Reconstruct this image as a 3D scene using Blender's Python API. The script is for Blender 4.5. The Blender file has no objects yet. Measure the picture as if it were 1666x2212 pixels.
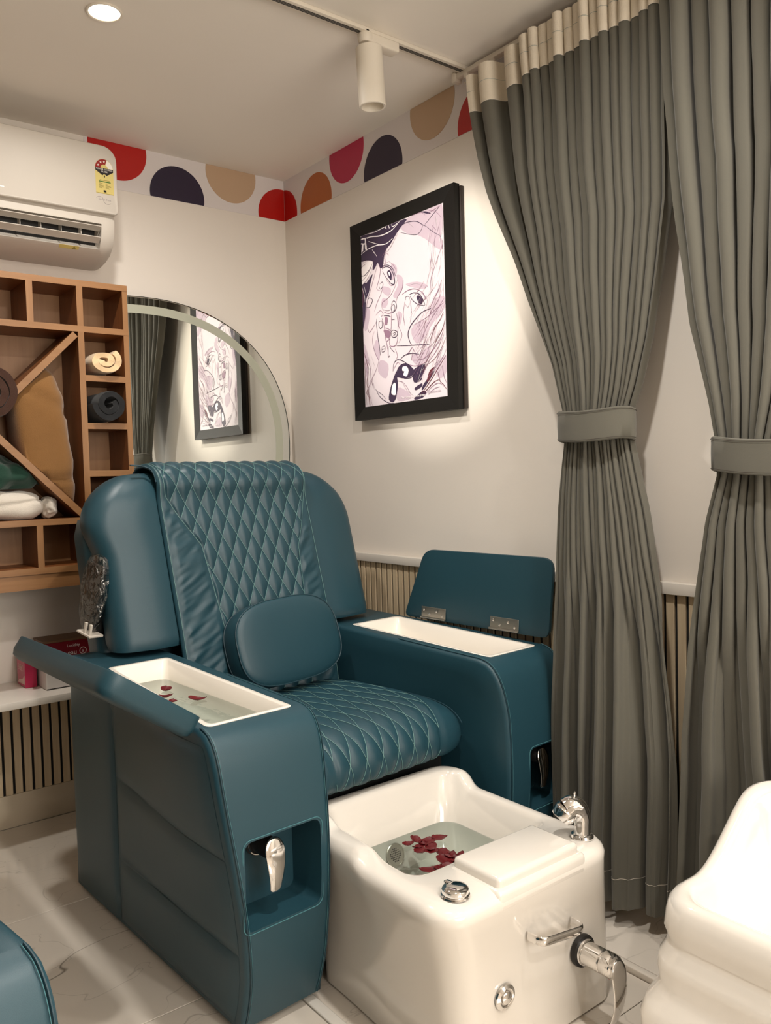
import bpy, bmesh, math, random
from mathutils import Vector, Matrix, noise
random.seed(7)
sc = bpy.context.scene
PI = math.pi
# ---------------------------------------------------------------- camera
CX, CY, CZ = -2.0135, -3.25034, 1.26843
YAW, PITCH, ROLL, FPX = 0.66441, -0.04536, -0.02697, 1787.85
fw = Vector((math.sin(YAW)*math.cos(PITCH), math.cos(YAW)*math.cos(PITCH), math.sin(PITCH)))
rt = Vector((math.cos(YAW), -math.sin(YAW), 0)); up = rt.cross(fw)
r2 = rt*math.cos(ROLL) + up*math.sin(ROLL); u2 = -rt*math.sin(ROLL) + up*math.cos(ROLL)
cd = bpy.data.cameras.new('camera'); cam = bpy.data.objects.new('camera', cd); sc.collection.objects.link(cam)
cd.sensor_fit = 'HORIZONTAL'; cd.sensor_width = 36; cd.lens = FPX*36/1666; cd.clip_start = .02
cam.matrix_world = Matrix(((r2.x, u2.x, -fw.x, CX), (r2.y, u2.y, -fw.y, CY), (r2.z, u2.z, -fw.z, CZ), (0, 0, 0, 1)))
sc.camera = cam
# ---------------------------------------------------------------- world, lights, exposure
w = bpy.data.worlds.new('world'); sc.world = w; w.use_nodes = True
w.node_tree.nodes['Background'].inputs[0].default_value = (.9, .82, .72, 1); w.node_tree.nodes['Background'].inputs[1].default_value = .03
vs = sc.view_settings; vs.view_transform = 'Standard'; vs.look = 'None'; vs.exposure = 0.2; vs.gamma = 1; vs.use_curve_mapping = False
sc.cycles.use_denoising = True; sc.cycles.max_bounces = 10; sc.cycles.diffuse_bounces = 5; sc.cycles.transparent_max_bounces = 12
sc.cycles.caustics_reflective = False; sc.cycles.caustics_refractive = False; sc.cycles.sample_clamp_indirect = 4
WARM = (1.0, .95, .885)
def lamp(name, kind, loc, power, target=None, size=.1, spot=None, blend=.3, color=WARM, radius=.03, spread=None):
    l = bpy.data.lights.new(name, kind); l.energy = power; l.color = color
    if kind == 'AREA':
        l.shape = 'DISK'; l.size = size
        if spread: l.spread = math.radians(spread)
    if kind == 'SPOT': l.spot_size = math.radians(spot); l.spot_blend = blend; l.shadow_soft_size = radius
    o = bpy.data.objects.new(name, l); sc.collection.objects.link(o); o.location = loc
    d = (Vector(target) - Vector(loc)) if target else Vector((0, 0, -1))
    o.rotation_euler = d.to_track_quat('-Z', 'Y').to_euler()
    return o
HC = 2.6
DOWN = [(-1.125, -.885), (-1.05, -2.35), (-.45, -3.1), (-1.05, -3.9), (-3.0, -4.4)]  # last position is an unseen downlight added as fill for the left side
PW = [11, 18, 8, 17, 8]
for (x, y), p in zip(DOWN, PW):
    lamp('downlight_lamp', 'AREA', (x, y, HC-.0065), p, size=.085, spread=165)
lamp('wall_washer_lamp', 'SPOT', (-1.78, -1.30, 2.44), 130, target=(0, -1.03, 1.86), spot=30, blend=.6, radius=.02, color=(1, .93, .82))
lamp('added_fill_lamp', 'AREA', (-1.1, -5.1, 1.7), 66, target=(-1.0, -1.6, 2.6), size=1.8, color=(1, .95, .88))  # added soft fill near the front wall to lift the ceiling, no known source
lamp('track_spot_lamp', 'SPOT', (-.436, -1.245, 2.36), 9, target=(-.40, -1.27, 0), spot=50, blend=.8, radius=.03)

# ---------------------------------------------------------------- helpers
def tag(o, label=None, cat=None, group=None, kind=None):
    if label: o['label'] = label
    if cat: o['category'] = cat
    if group: o['group'] = group
    if kind: o['kind'] = kind
    return o
def link(name, me, mat=None, parent=None, smooth=True, ang=35):
    o = bpy.data.objects.new(name, me); sc.collection.objects.link(o)
    if mat is not None:
        for m in (mat if isinstance(mat, (list, tuple)) else [mat]): me.materials.append(m)
    if parent is not None: o.parent = parent
    if smooth:
        me.polygons.foreach_set('use_smooth', [True]*len(me.polygons))
        me.set_sharp_from_angle(angle=math.radians(ang))
    return o
def mk(name, verts, faces, mat=None, parent=None, smooth=True, ang=35, fix=True, mi=None):
    me = bpy.data.meshes.new(name); me.from_pydata([tuple(v) for v in verts], [], faces)
    if mi: me.polygons.foreach_set('material_index', mi)
    if fix:
        bm = bmesh.new(); bm.from_mesh(me); bmesh.ops.recalc_face_normals(bm, faces=bm.faces); bm.to_mesh(me); bm.free()
    me.update()
    return link(name, me, mat, parent, smooth, ang)
def empty(name, loc=(0, 0, 0), rz=0):
    o = bpy.data.objects.new(name, None); sc.collection.objects.link(o); o.location = loc; o.rotation_euler = (0, 0, rz)
    o.empty_display_size = .1
    return o
class MB:
    "collects shapes into one mesh"
    def __init__(s): s.v = []; s.f = []; s.m = []
    def add(s, vs, fs, mi=0, M=None):
        n = len(s.v); s.v += [tuple(M @ Vector(p)) if M else tuple(p) for p in vs]
        s.f += [tuple(i+n for i in f) for f in fs]; s.m += [mi]*len(fs)
        return s
    def build(s, name, mat, parent=None, smooth=True, ang=35, fix=True):
        return mk(name, s.v, s.f, mat, parent, smooth, ang, fix, s.m if any(s.m) else None)
def box_vf(x0, x1, y0, y1, z0, z1):
    v = [(x, y, z) for z in (z0, z1) for y in (y0, y1) for x in (x0, x1)]
    return v, [(0, 2, 3, 1), (4, 5, 7, 6), (0, 1, 5, 4), (2, 6, 7, 3), (0, 4, 6, 2), (1, 3, 7, 5)]
def bevel_vf(v, f, r, seg=2):
    bm = bmesh.new(); bv = [bm.verts.new(p) for p in v]
    for q in f: bm.faces.new([bv[i] for i in q])
    bmesh.ops.recalc_face_normals(bm, faces=bm.faces)
    if r: bmesh.ops.bevel(bm, geom=list(bm.edges), offset=r, segments=seg, profile=.5, affect='EDGES', clamp_overlap=True)
    bm.verts.index_update()
    V = [tuple(p.co) for p in bm.verts]; F = [tuple(p.index for p in q.verts) for q in bm.faces]; bm.free()
    return V, F
def rbox(x0, x1, y0, y1, z0, z1, r=.003, seg=2): return bevel_vf(*box_vf(x0, x1, y0, y1, z0, z1), r, seg)
def box(name, b, mat, parent=None, r=0.0, seg=2, smooth=True):
    V, F = rbox(*b, r, seg) if r else box_vf(*b)
    return mk(name, V, F, mat, parent, smooth)
def loft_vf(rings, c0=True, c1=True, closed=True):
    n = len(rings[0]); V = [p for r in rings for p in r]; F = []
    for i in range(len(rings)-1):
        for j in range(n if closed else n-1):
            k = (j+1) % n
            F.append((i*n+j, i*n+k, (i+1)*n+k, (i+1)*n+j))
    if c0: F.append(tuple(range(n)))
    if c1: F.append(tuple((len(rings)-1)*n+j for j in range(n)))
    return V, F
def rrect(x0, x1, y0, y1, r, z, n=6):
    P = []
    for cx, cy, a in ((x1-r, y1-r, 0), (x0+r, y1-r, 90), (x0+r, y0+r, 180), (x1-r, y0+r, 270)):
        for i in range(n+1):
            t = math.radians(a+90*i/n); P.append((cx+r*math.cos(t), cy+r*math.sin(t), z))
    return P
def grid_vf(fn, nu, nv, closeu=False):
    V = [fn(i/nu, j/nv) for j in range(nv+1) for i in range(nu+(0 if closeu else 1))]
    m = nu if closeu else nu+1; F = []
    for j in range(nv):
        for i in range(nu):
            k = (i+1) % m
            F.append((j*m+i, j*m+k, (j+1)*m+k, (j+1)*m+i))
    return V, F
def tube_vf(path, r, n=10, caps=True, closed=False, flat=None):
    "tube along a path; r number or list; flat=(a,b) cross-section scale"
    P = [Vector(p) for p in path]; L = len(P); R = r if isinstance(r, (list, tuple)) else [r]*L
    rings = []; prev = None
    for i in range(L):
        if closed: t = P[(i+1) % L]-P[i-1]
        else: t = P[min(i+1, L-1)]-P[max(i-1, 0)]
        t.normalize()
        if prev is None:
            a = Vector((0, 0, 1)) if abs(t.z) < .9 else Vector((1, 0, 0))
            nn = a.cross(t).normalized()
        else: nn = (prev - t*prev.dot(t)).normalized()
        prev = nn; b = t.cross(nn)
        fa, fb = flat or (1, 1)
        rings.append([tuple(P[i]+nn*math.cos(2*PI*k/n)*R[i]*fa+b*math.sin(2*PI*k/n)*R[i]*fb) for k in range(n)])
    if closed: rings.append(rings[0])
    return loft_vf(rings, caps and not closed, caps and not closed)
def lathe_vf(prof, n=24, M=None, open_=False):
    rings = [[(r*math.cos(2*PI*k/n), r*math.sin(2*PI*k/n), z) for k in range(n)] for r, z in prof]
    V, F = loft_vf(rings, prof[0][0] > 1e-5 and not open_, prof[-1][0] > 1e-5 and not open_)
    if M: V = [tuple(M @ Vector(p)) for p in V]
    return V, F
def catmull(pts, k=4, closed=False):
    P = [Vector(p) for p in pts]; n = len(P); out = []
    if n < 3: return [tuple(p) for p in P]
    for i in range(n if closed else n-1):
        p0 = P[i-1] if (closed or i > 0) else P[0]; p1 = P[i]; p2 = P[(i+1) % n]; p3 = P[(i+2) % n] if (closed or i+2 < n) else P[-1]
        for j in range(k):
            t = j/k
            out.append(.5*((2*p1)+(p2-p0)*t+(2*p0-5*p1+4*p2-p3)*t*t+(3*p1-p0-3*p2+p3)*t**3))
    if not closed: out.append(P[-1])
    return [tuple(p) for p in out]
def lerp(a, b, t): return a+(b-a)*t
def sst(a, b, x):
    t = max(0, min(1, (x-a)/(b-a))); return t*t*(3-2*t)
def interp(tab, x):
    "tab sorted by ascending key"
    if x <= tab[0][0]: return tab[0][1]
    for (a, p), (b, q) in zip(tab, tab[1:]):
        if x <= b: return lerp(p, q, (x-a)/(b-a))
    return tab[-1][1]
def boolean(o, cutters):
    for c in cutters:
        m = o.modifiers.new('b', 'BOOLEAN'); m.operation = 'DIFFERENCE'; m.object = c; m.solver = 'EXACT'
    bpy.context.view_layer.update()
    dg = bpy.context.evaluated_depsgraph_get()
    me = bpy.data.meshes.new_from_object(o.evaluated_get(dg))
    o.modifiers.clear(); o.data = me
    for c in cutters: bpy.data.objects.remove(c, do_unlink=True)
    me.polygons.foreach_set('use_smooth', [True]*len(me.polygons)); me.set_sharp_from_angle(angle=math.radians(35))
def kids(o): return [c for c in bpy.data.objects if c.parent == o]
def copy_tree(o, parent=None):
    c = o.copy(); sc.collection.objects.link(c)
    if parent is not None: c.parent = parent
    for ch in kids(o): copy_tree(ch, c)
    return c
# ---------------------------------------------------------------- materials
def srgb(h):
    h = h.lstrip('#'); c = [int(h[i:i+2], 16)/255 for i in (0, 2, 4)]
    return tuple(x/12.92 if x <= .04045 else ((x+.055)/1.055)**2.4 for x in c)+(1,)
def mat(name, col, rough=.5, metal=0, bump=0, bscale=40, var=0, vscale=5, spec=.5, coat=0, sheen=0, emit=None, es=1, bdist=.002):
    m = bpy.data.materials.new(name); m.use_nodes = True; nt = m.node_tree; b = nt.nodes['Principled BSDF']
    c = srgb(col) if isinstance(col, str) else col
    b.inputs['Base Color'].default_value = c; b.inputs['Roughness'].default_value = rough; b.inputs['Metallic'].default_value = metal
    b.inputs['Specular IOR Level'].default_value = spec; b.inputs['Coat Weight'].default_value = coat; b.inputs['Sheen Weight'].default_value = sheen
    if emit: b.inputs['Emission Color'].default_value = emit; b.inputs['Emission Strength'].default_value = es
    tc = nt.nodes.new('ShaderNodeTexCoord')
    if bump:
        n = nt.nodes.new('ShaderNodeTexNoise'); n.inputs['Scale'].default_value = bscale; n.inputs['Detail'].default_value = 4
        bp = nt.nodes.new('ShaderNodeBump'); bp.inputs['Strength'].default_value = bump; bp.inputs['Distance'].default_value = bdist
        nt.links.new(tc.outputs['Object'], n.inputs['Vector']); nt.links.new(n.outputs['Fac'], bp.inputs['Height']); nt.links.new(bp.outputs['Normal'], b.inputs['Normal'])
    if var:
        n = nt.nodes.new('ShaderNodeTexNoise'); n.inputs['Scale'].default_value = vscale; n.inputs['Detail'].default_value = 5
        mx = nt.nodes.new('ShaderNodeMix'); mx.data_type = 'RGBA'; mx.inputs[6].default_value = tuple(x*(1-var) for x in c[:3])+(1,); mx.inputs[7].default_value = tuple(min(1, x*(1+var)) for x in c[:3])+(1,)
        nt.links.new(tc.outputs['Object'], n.inputs['Vector']); nt.links.new(n.outputs['Fac'], mx.inputs[0]); nt.links.new(mx.outputs[2], b.inputs['Base Color'])
    return m
def wood(name, c1, c2, axis=2, rough=.45, scale=1.0):
    m = mat(name, c1, rough); nt = m.node_tree; b = nt.nodes['Principled BSDF']; tc = nt.nodes['Texture Coordinate']
    mp = nt.nodes.new('ShaderNodeMapping'); s = [28*scale]*3; s[axis] = 1.6*scale; mp.inputs['Scale'].default_value = s
    n = nt.nodes.new('ShaderNodeTexNoise'); n.inputs['Scale'].default_value = 1.6; n.inputs['Detail'].default_value = 6; n.inputs['Distortion'].default_value = .6
    r = nt.nodes.new('ShaderNodeValToRGB'); r.color_ramp.elements[0].position = .3; r.color_ramp.elements[0].color = srgb(c1); r.color_ramp.elements[1].position = .7; r.color_ramp.elements[1].color = srgb(c2)
    nt.links.new(tc.outputs['Object'], mp.inputs[0]); nt.links.new(mp.outputs[0], n.inputs['Vector']); nt.links.new(n.outputs['Fac'], r.inputs[0]); nt.links.new(r.outputs[0], b.inputs['Base Color'])
    return m
def marble(name, base, vein, rough=.12):
    m = mat(name, base, rough, coat=.3); nt = m.node_tree; b = nt.nodes['Principled BSDF']; tc = nt.nodes['Texture Coordinate']
    geo = nt.nodes.new('ShaderNodeNewGeometry')
    src = geo.outputs['Position']
    def ridge(scale, seed, width, dist, det=3):
        mp = nt.nodes.new('ShaderNodeMapping'); mp.inputs['Location'].default_value = (seed, seed*1.7, seed*.3); mp.inputs['Scale'].default_value = (1, 1.9, 1); mp.inputs['Rotation'].default_value = (0, 0, .35)
        n = nt.nodes.new('ShaderNodeTexNoise'); n.inputs['Scale'].default_value = scale; n.inputs['Detail'].default_value = det; n.inputs['Distortion'].default_value = dist; n.inputs['Roughness'].default_value = .45
        a = nt.nodes.new('ShaderNodeMath'); a.operation = 'SUBTRACT'; a.inputs[1].default_value = .5
        c = nt.nodes.new('ShaderNodeMath'); c.operation = 'ABSOLUTE'
        d = nt.nodes.new('ShaderNodeMapRange'); d.inputs['From Min'].default_value = 0; d.inputs['From Max'].default_value = width; d.inputs['To Min'].default_value = 1; d.inputs['To Max'].default_value = 0
        nt.links.new(src, mp.inputs[0]); nt.links.new(mp.outputs[0], n.inputs['Vector']); nt.links.new(n.outputs['Fac'], a.inputs[0]); nt.links.new(a.outputs[0], c.inputs[0]); nt.links.new(c.outputs[0], d.inputs['Value'])
        return d.outputs[0]
    v1 = ridge(1.7, 3.1, .0065, .5); v2 = ridge(3.4, 8.3, .005, .7)
    n3 = nt.nodes.new('ShaderNodeTexNoise'); n3.inputs['Scale'].default_value = 2.3; n3.inputs['Detail'].default_value = 2
    nt.links.new(src, n3.inputs['Vector'])
    r3 = nt.nodes.new('ShaderNodeMapRange'); r3.inputs['From Min'].default_value = .42; r3.inputs['From Max'].default_value = .62
    nt.links.new(n3.outputs['Fac'], r3.inputs['Value'])
    mu = nt.nodes.new('ShaderNodeMath'); mu.operation = 'MULTIPLY'; nt.links.new(v1, mu.inputs[0]); nt.links.new(r3.outputs[0], mu.inputs[1])
    m2 = nt.nodes.new('ShaderNodeMath'); m2.operation = 'MULTIPLY'; m2.inputs[1].default_value = .35; nt.links.new(v2, m2.inputs[0])
    mxm = nt.nodes.new('ShaderNodeMath'); mxm.operation = 'MAXIMUM'; nt.links.new(mu.outputs[0], mxm.inputs[0]); nt.links.new(m2.outputs[0], mxm.inputs[1])
    mm = nt.nodes.new('ShaderNodeMath'); mm.operation = 'MULTIPLY'; mm.inputs[1].default_value = .8; nt.links.new(mxm.outputs[0], mm.inputs[0])
    mx = nt.nodes.new('ShaderNodeMix'); mx.data_type = 'RGBA'; mx.inputs[6].default_value = srgb(base); mx.inputs[7].default_value = srgb(vein)
    nt.links.new(mm.outputs[0], mx.inputs[0]); nt.links.new(mx.outputs[2], b.inputs['Base Color'])
    return m
M = {}
M['wall'] = mat('wall_paint', '#e2dad0', .55, bump=.15, bscale=60, var=.015, vscale=1.5)
M['ceil'] = mat('ceiling_paint', '#efe8de', .7, var=.01, vscale=2)
M['marble'] = marble('floor_marble', '#cfc6ba', '#5d554b')
M['grout'] = mat('grout', '#8c8071', .8, var=.08, vscale=20)
M['skirt'] = marble('skirting_marble', '#cdbfa9', '#93836b', .15)
M['slat'] = wood('pale_oak_slat', '#b8a283', '#d0bd9e', 2, .5)
M['backing'] = mat('black_felt', '#15120f', .9, bump=.2, bscale=200)
M['ledge'] = mat('white_laminate', '#ded7cd', .3, var=.01)
M['band'] = mat('band_vinyl', '#dcd5d3', .4, var=.01)
for k, c in dict(red='#b01208', purple='#251a33', beige='#bda083', orange='#b0602c', pink='#b5224a').items():
    M['d_'+k] = mat('vinyl_'+k, c, .4, var=.02)
M['acwhite'] = mat('appliance_white_plastic', '#c6beb3', .5, var=.01, spec=.35)
M['acgrey'] = mat('appliance_grey_vane', '#a9a39a', .4, var=.02)
M['dark'] = mat('dark_plastic', '#1b1917', .45, var=.05)
M['black'] = mat('black_board', '#060606', .7, var=.05)
M['wood'] = wood('orange_teak_laminate', '#6f401c', '#854f28', 2, .42)
M['woodh'] = wood('orange_teak_laminate_horizontal', '#6f401c', '#854f28', 0, .42)
M['edge'] = wood('pale_teak_edge', '#8a6038', '#996e45', 0, .45)  # front edges of the boards, paler than their other faces
M['edgev'] = wood('pale_teak_edge_upright', '#8a6038', '#996e45', 2, .45)
M['teal'] = mat('teal_leatherette', '#1e3f4a', .42, bump=.35, bscale=900, var=.05, vscale=3, spec=.45, bdist=.0006)
M['tealseam'] = mat('teal_piping', '#173641', .5, bump=.2, bscale=500, var=.05)
M['thread'] = mat('pale_teal_thread', '#6f9592', .7, bump=.2, bscale=400, var=.1, vscale=60)
M['threadd'] = mat('muted_teal_thread', '#3f6f77', .7, bump=.2, bscale=400, var=.1, vscale=60)
M['acrylic'] = mat('glossy_white_acrylic', '#dcd6cd', .12, coat=.6, var=.01, vscale=2)
M['tray'] = mat('satin_white_tray', '#e8e1d6', .28, coat=.2, var=.01)
M['chrome'] = mat('chrome', '#e6e4e2', .06, metal=1, var=.01)
M['steel'] = mat('brushed_steel', '#b9b4aa', .28, metal=1, var=.04, vscale=60)
M['rubber'] = mat('black_rubber', '#14110f', .55, var=.05)
M['frame'] = mat('black_frame', '#0a0806', .5, spec=.25, var=.05)
M['frameback'] = mat('brown_frame_back', '#2c211a', .5, var=.05)
M['print'] = mat('portrait_print_paper', '#d6cbd2', .45, var=.10, vscale=5)
M['cream_towel'] = mat('cream_terry', '#e6c79c', .95, bump=.6, bscale=520, var=.08, vscale=12, sheen=.4, bdist=.0025)
M['black_towel'] = mat('charcoal_terry', '#17181a', .95, bump=.6, bscale=520, var=.15, vscale=12, sheen=.15, bdist=.0025)
M['tan_towel'] = mat('tan_terry', '#80592c', .95, bump=.6, bscale=480, var=.12, vscale=10, sheen=.3, bdist=.0025)
M['brown_towel'] = mat('dark_brown_terry', '#3b2012', .95, bump=.6, bscale=520, var=.12, vscale=12, sheen=.2, bdist=.0025)
M['green_towel'] = mat('dark_green_terry', '#12382a', .95, bump=.6, bscale=520, var=.15, vscale=12, sheen=.2, bdist=.0025)
M['white_towel'] = mat('white_terry', '#d8cfc2', .95, bump=.6, bscale=520, var=.06, vscale=12, sheen=.3, bdist=.0025)
M['petal'] = mat('crimson_petal', '#580109', .5, bump=.3, bscale=80, var=.3, vscale=30, spec=.4)
M['mirror'] = mat('mirror_glass', (.86, .88, .84, 1), .01, metal=1)
M['frost'] = mat('frosted_mirror_band', '#b3b5a4', .45, var=.01, metal=.35)
M['glassedge'] = mat('mirror_edge', '#55605a', .2, var=.02)
M['lampglow'] = mat('lamp_diffuser', '#ffffff', .5, emit=(1, .95, .86, 1), es=14, var=.001)
M['fixture'] = mat('white_powder_coat', '#ded5c6', .5, bump=.1, bscale=300, var=.01)
def fabric(name, c, c2):
    m = mat(name, c, .85, bump=.35, bscale=700, var=.06, vscale=4, sheen=.15, bdist=.0006)
    return m
M['curtain'] = fabric('grey_green_curtain_cloth', '#59564c', '')
M['tape'] = mat('white_header_tape', '#d6cbb9', .8, bump=.5, bscale=300, var=.05, vscale=30)
def water_mat():
    m = bpy.data.materials.new('clear_water'); m.use_nodes = True; nt = m.node_tree; nt.nodes.clear()
    o = nt.nodes.new('ShaderNodeOutputMaterial'); t = nt.nodes.new('ShaderNodeBsdfTransparent'); t.inputs[0].default_value = (.80, .86, .83, 1)
    g = nt.nodes.new('ShaderNodeBsdfGlossy'); g.inputs['Roughness'].default_value = .02
    f = nt.nodes.new('ShaderNodeFresnel'); f.inputs[0].default_value = 1.33; x = nt.nodes.new('ShaderNodeMixShader')
    n = nt.nodes.new('ShaderNodeTexNoise'); n.inputs['Scale'].default_value = 9; b = nt.nodes.new('ShaderNodeBump'); b.inputs['Strength'].default_value = .12; b.inputs['Distance'].default_value = .01
    nt.links.new(n.outputs['Fac'], b.inputs['Height']); nt.links.new(b.outputs[0], g.inputs['Normal']); nt.links.new(b.outputs[0], f.inputs['Normal'])
    nt.links.new(f.outputs[0], x.inputs[0]); nt.links.new(t.outputs[0], x.inputs[1]); nt.links.new(g.outputs[0], x.inputs[2]); nt.links.new(x.outputs[0], o.inputs[0])
    return m
M['water'] = water_mat()
def film_mat():
    m = bpy.data.materials.new('clear_plastic_film'); m.use_nodes = True; nt = m.node_tree; nt.nodes.clear()
    o = nt.nodes.new('ShaderNodeOutputMaterial'); t = nt.nodes.new('ShaderNodeBsdfTransparent'); t.inputs[0].default_value = (.82, .82, .80, 1)
    g = nt.nodes.new('ShaderNodeBsdfGlossy'); g.inputs['Roughness'].default_value = .12; x = nt.nodes.new('ShaderNodeMixShader')
    n = nt.nodes.new('ShaderNodeTexNoise'); n.inputs['Scale'].default_value = 22; n.inputs['Distortion'].default_value = 1.5
    b = nt.nodes.new('ShaderNodeBump'); b.inputs['Strength'].default_value = 1; b.inputs['Distance'].default_value = .02
    tc = nt.nodes.new('ShaderNodeTexCoord'); nt.links.new(tc.outputs['Object'], n.inputs['Vector'])
    nt.links.new(n.outputs['Fac'], b.inputs['Height']); nt.links.new(b.outputs[0], g.inputs['Normal']); x.inputs[0].default_value = .16
    nt.links.new(t.outputs[0], x.inputs[1]); nt.links.new(g.outputs[0], x.inputs[2]); nt.links.new(x.outputs[0], o.inputs[0])
    return m
M['film'] = film_mat()
ink = {'p': mat('ink_dark_purple', '#33233f', .5, var=.08, vscale=30), 'm': mat('ink_mauve', '#8a6a80', .5, var=.05), 'r': mat('ink_oxblood', '#5d2430', .5, var=.06),
       'g': mat('ink_grey', '#a2949c', .5, var=.05), 'w': mat('ink_white', '#efe8ea', .5, var=.02), 'l': mat('ink_pale_lilac', '#bcaab8', .5, var=.06, vscale=20)}

# ================================================================ setting
box('wall_back', (-4.4, .12, 0, .12, -.1, HC), M['wall']); box('wall_right', (0, .12, -5.2, 0, -.1, HC), M['wall'])
M['wallfar'] = mat('bounce_dimming_beige', '#6a6052', .6, var=.02)  # unseen left wall, tone darkened so less light bounces onto the armrest side
box('wall_left', (-4.5, -4.4, -5.2, .12, -.1, HC), M['wallfar']); box('wall_front', (-4.5, .12, -5.3, -5.2, -.1, HC), M['wall'])
box('ceiling', (-4.5, .12, -5.3, .12, HC, HC+.1), M['ceil'])
for n in ('wall_back', 'wall_right', 'wall_left', 'wall_front', 'ceiling'): bpy.data.objects[n]['kind'] = 'structure'
floor = box('floor', (-4.4, 0, -5.2, 0, -.1, -.02), M['grout']); floor['kind'] = 'structure'
G = .0012
ys = [-.012, -.72, -1.40, -2.085, -2.77, -3.45, -4.13, -4.81, -5.2]
def tile(x0, x1, y1, y0, z):
    if y0 < ys[-1]: y0 = ys[-1]
    box('tile', (x0+G, x1-G, y0+G, y1-G, -.0195, z), M['marble'], floor, r=.0012, seg=1)
for a, b in zip(ys, ys[1:]):
    for x0, x1 in ((-4.4, -3.39), (-3.39, -2.19), (-2.19, -.992)): tile(x0, x1, a, b, 0)
    tile(-.960, -.285, a, b, -.015); tile(-.262, 0, a, b, 0)
V, F = bevel_vf(*box_vf(-.991, -.962, -5.2, -.012, -.0195, .004), .004, 3)
mk('marble_curb', V, F, M['acrylic'], floor); V, F = bevel_vf(*box_vf(-.284, -.263, -5.2, -.012, -.0195, .001), .003, 3)
mk('marble_curb', V, F, M['marble'], floor)
# skirting
for nm, b in (('baseboard_back', (-4.4, -.012, -.012, 0, 0, .122)), ('baseboard_right', (-.012, 0, -5.2, 0, 0, .122))):
    o = box(nm, b, M['skirt'], r=.002); o['kind'] = 'structure'
# slatted dado: black felt with separate oak slats
def slats(parent, along, a0, a1, z0, z1, pitch=.0345, gap=.0092):
    n = int((a1-a0)/pitch); me = None
    for i in range(n):
        a = a0+i*pitch
        if me is None:
            if along == 'y': V, F = rbox(-.0135, -.006, 0, pitch-gap, z0, z1, .0012, 1)
            else: V, F = rbox(0, pitch-gap, -.0135, -.006, z0, z1, .0012, 1)
            me = mk('slat', V, F, M['slat'], parent); me.location = (0, a, 0) if along == 'y' else (a, 0, 0); first = me
        else:
            c = first.copy(); sc.collection.objects.link(c); c.location = (0, a, 0) if along == 'y' else (a, 0, 0)
dr = box('trim_2', (-.006, 0, -2.9, -.02, .122, .921), M['backing']); dr['kind'] = 'structure'; slats(dr, 'y', -2.9+.005, -.03, .123, .920)
db = box('trim_3', (-1.95, -.02, -.006, 0, .122, .516), M['backing']); db['kind'] = 'structure'; slats(db, 'x', -1.95+.008, -.03, .123, .515)
o = box('trim_1', (-.03, 0, -2.9, -.001, .921, .953), M['ledge'], r=.002); o['kind'] = 'structure'
# coloured dot border
def border(name, kind, a0, a1, dots, out=0.003):
    ob = box(name, (a0, a1, -.002, 0, 2.421, HC) if kind == 'b' else (-.002, 0, a0, a1, 2.421, HC), M['band']); ob['kind'] = 'structure'
    for c, col, hang, lo, hi in dots:
        cz = 2.577 if hang else 2.441; R = .1195
        pts = []
        for i in range(64):
            t = 2*PI*i/64; u = c+R*math.cos(t); z = cz+R*1.0*math.sin(t)
            pts.append((max(lo, min(hi, u)), max(2.4215, min(HC-.0005, z))))
        uniq = [p for i, p in enumerate(pts) if (abs(p[0]-pts[i-1][0])+abs(p[1]-pts[i-1][1])) > 1e-5]
        n = len(uniq)
        def P(u, z, d): return (u, -d, z) if kind == 'b' else (-d, u, z)
        V = [P(u, z, .0021) for u, z in uniq]+[P(u, z, .0032) for u, z in uniq]
        F = [tuple(range(n)), tuple(range(n, 2*n))]+[(i, (i+1) % n, n+(i+1) % n, n+i) for i in range(n)]
        mk('dot', V, F, M['d_'+col], ob, smooth=False)
border('trim_4', 'b', -.895, -.0035, [(-.765, 'red', 1, -.881, 9), (-.517, 'purple', 0, -9, 9), (-.267, 'beige', 1, -9, 9), (-.018, 'red', 0, -9, -.004)])
border('trim_5', 'r', -2.9, 0, [(.012, 'red', 0, -9, -.004), (-.257, 'orange', 0, -9, 9), (-.487, 'pink', 1, -9, 9), (-.7225, 'purple', 0, -9, 9), (-1.012, 'beige', 1, -9, 9), (-1.262, 'red', 0, -9, 9), (-1.51, 'orange', 1, -9, 9)])
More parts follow.
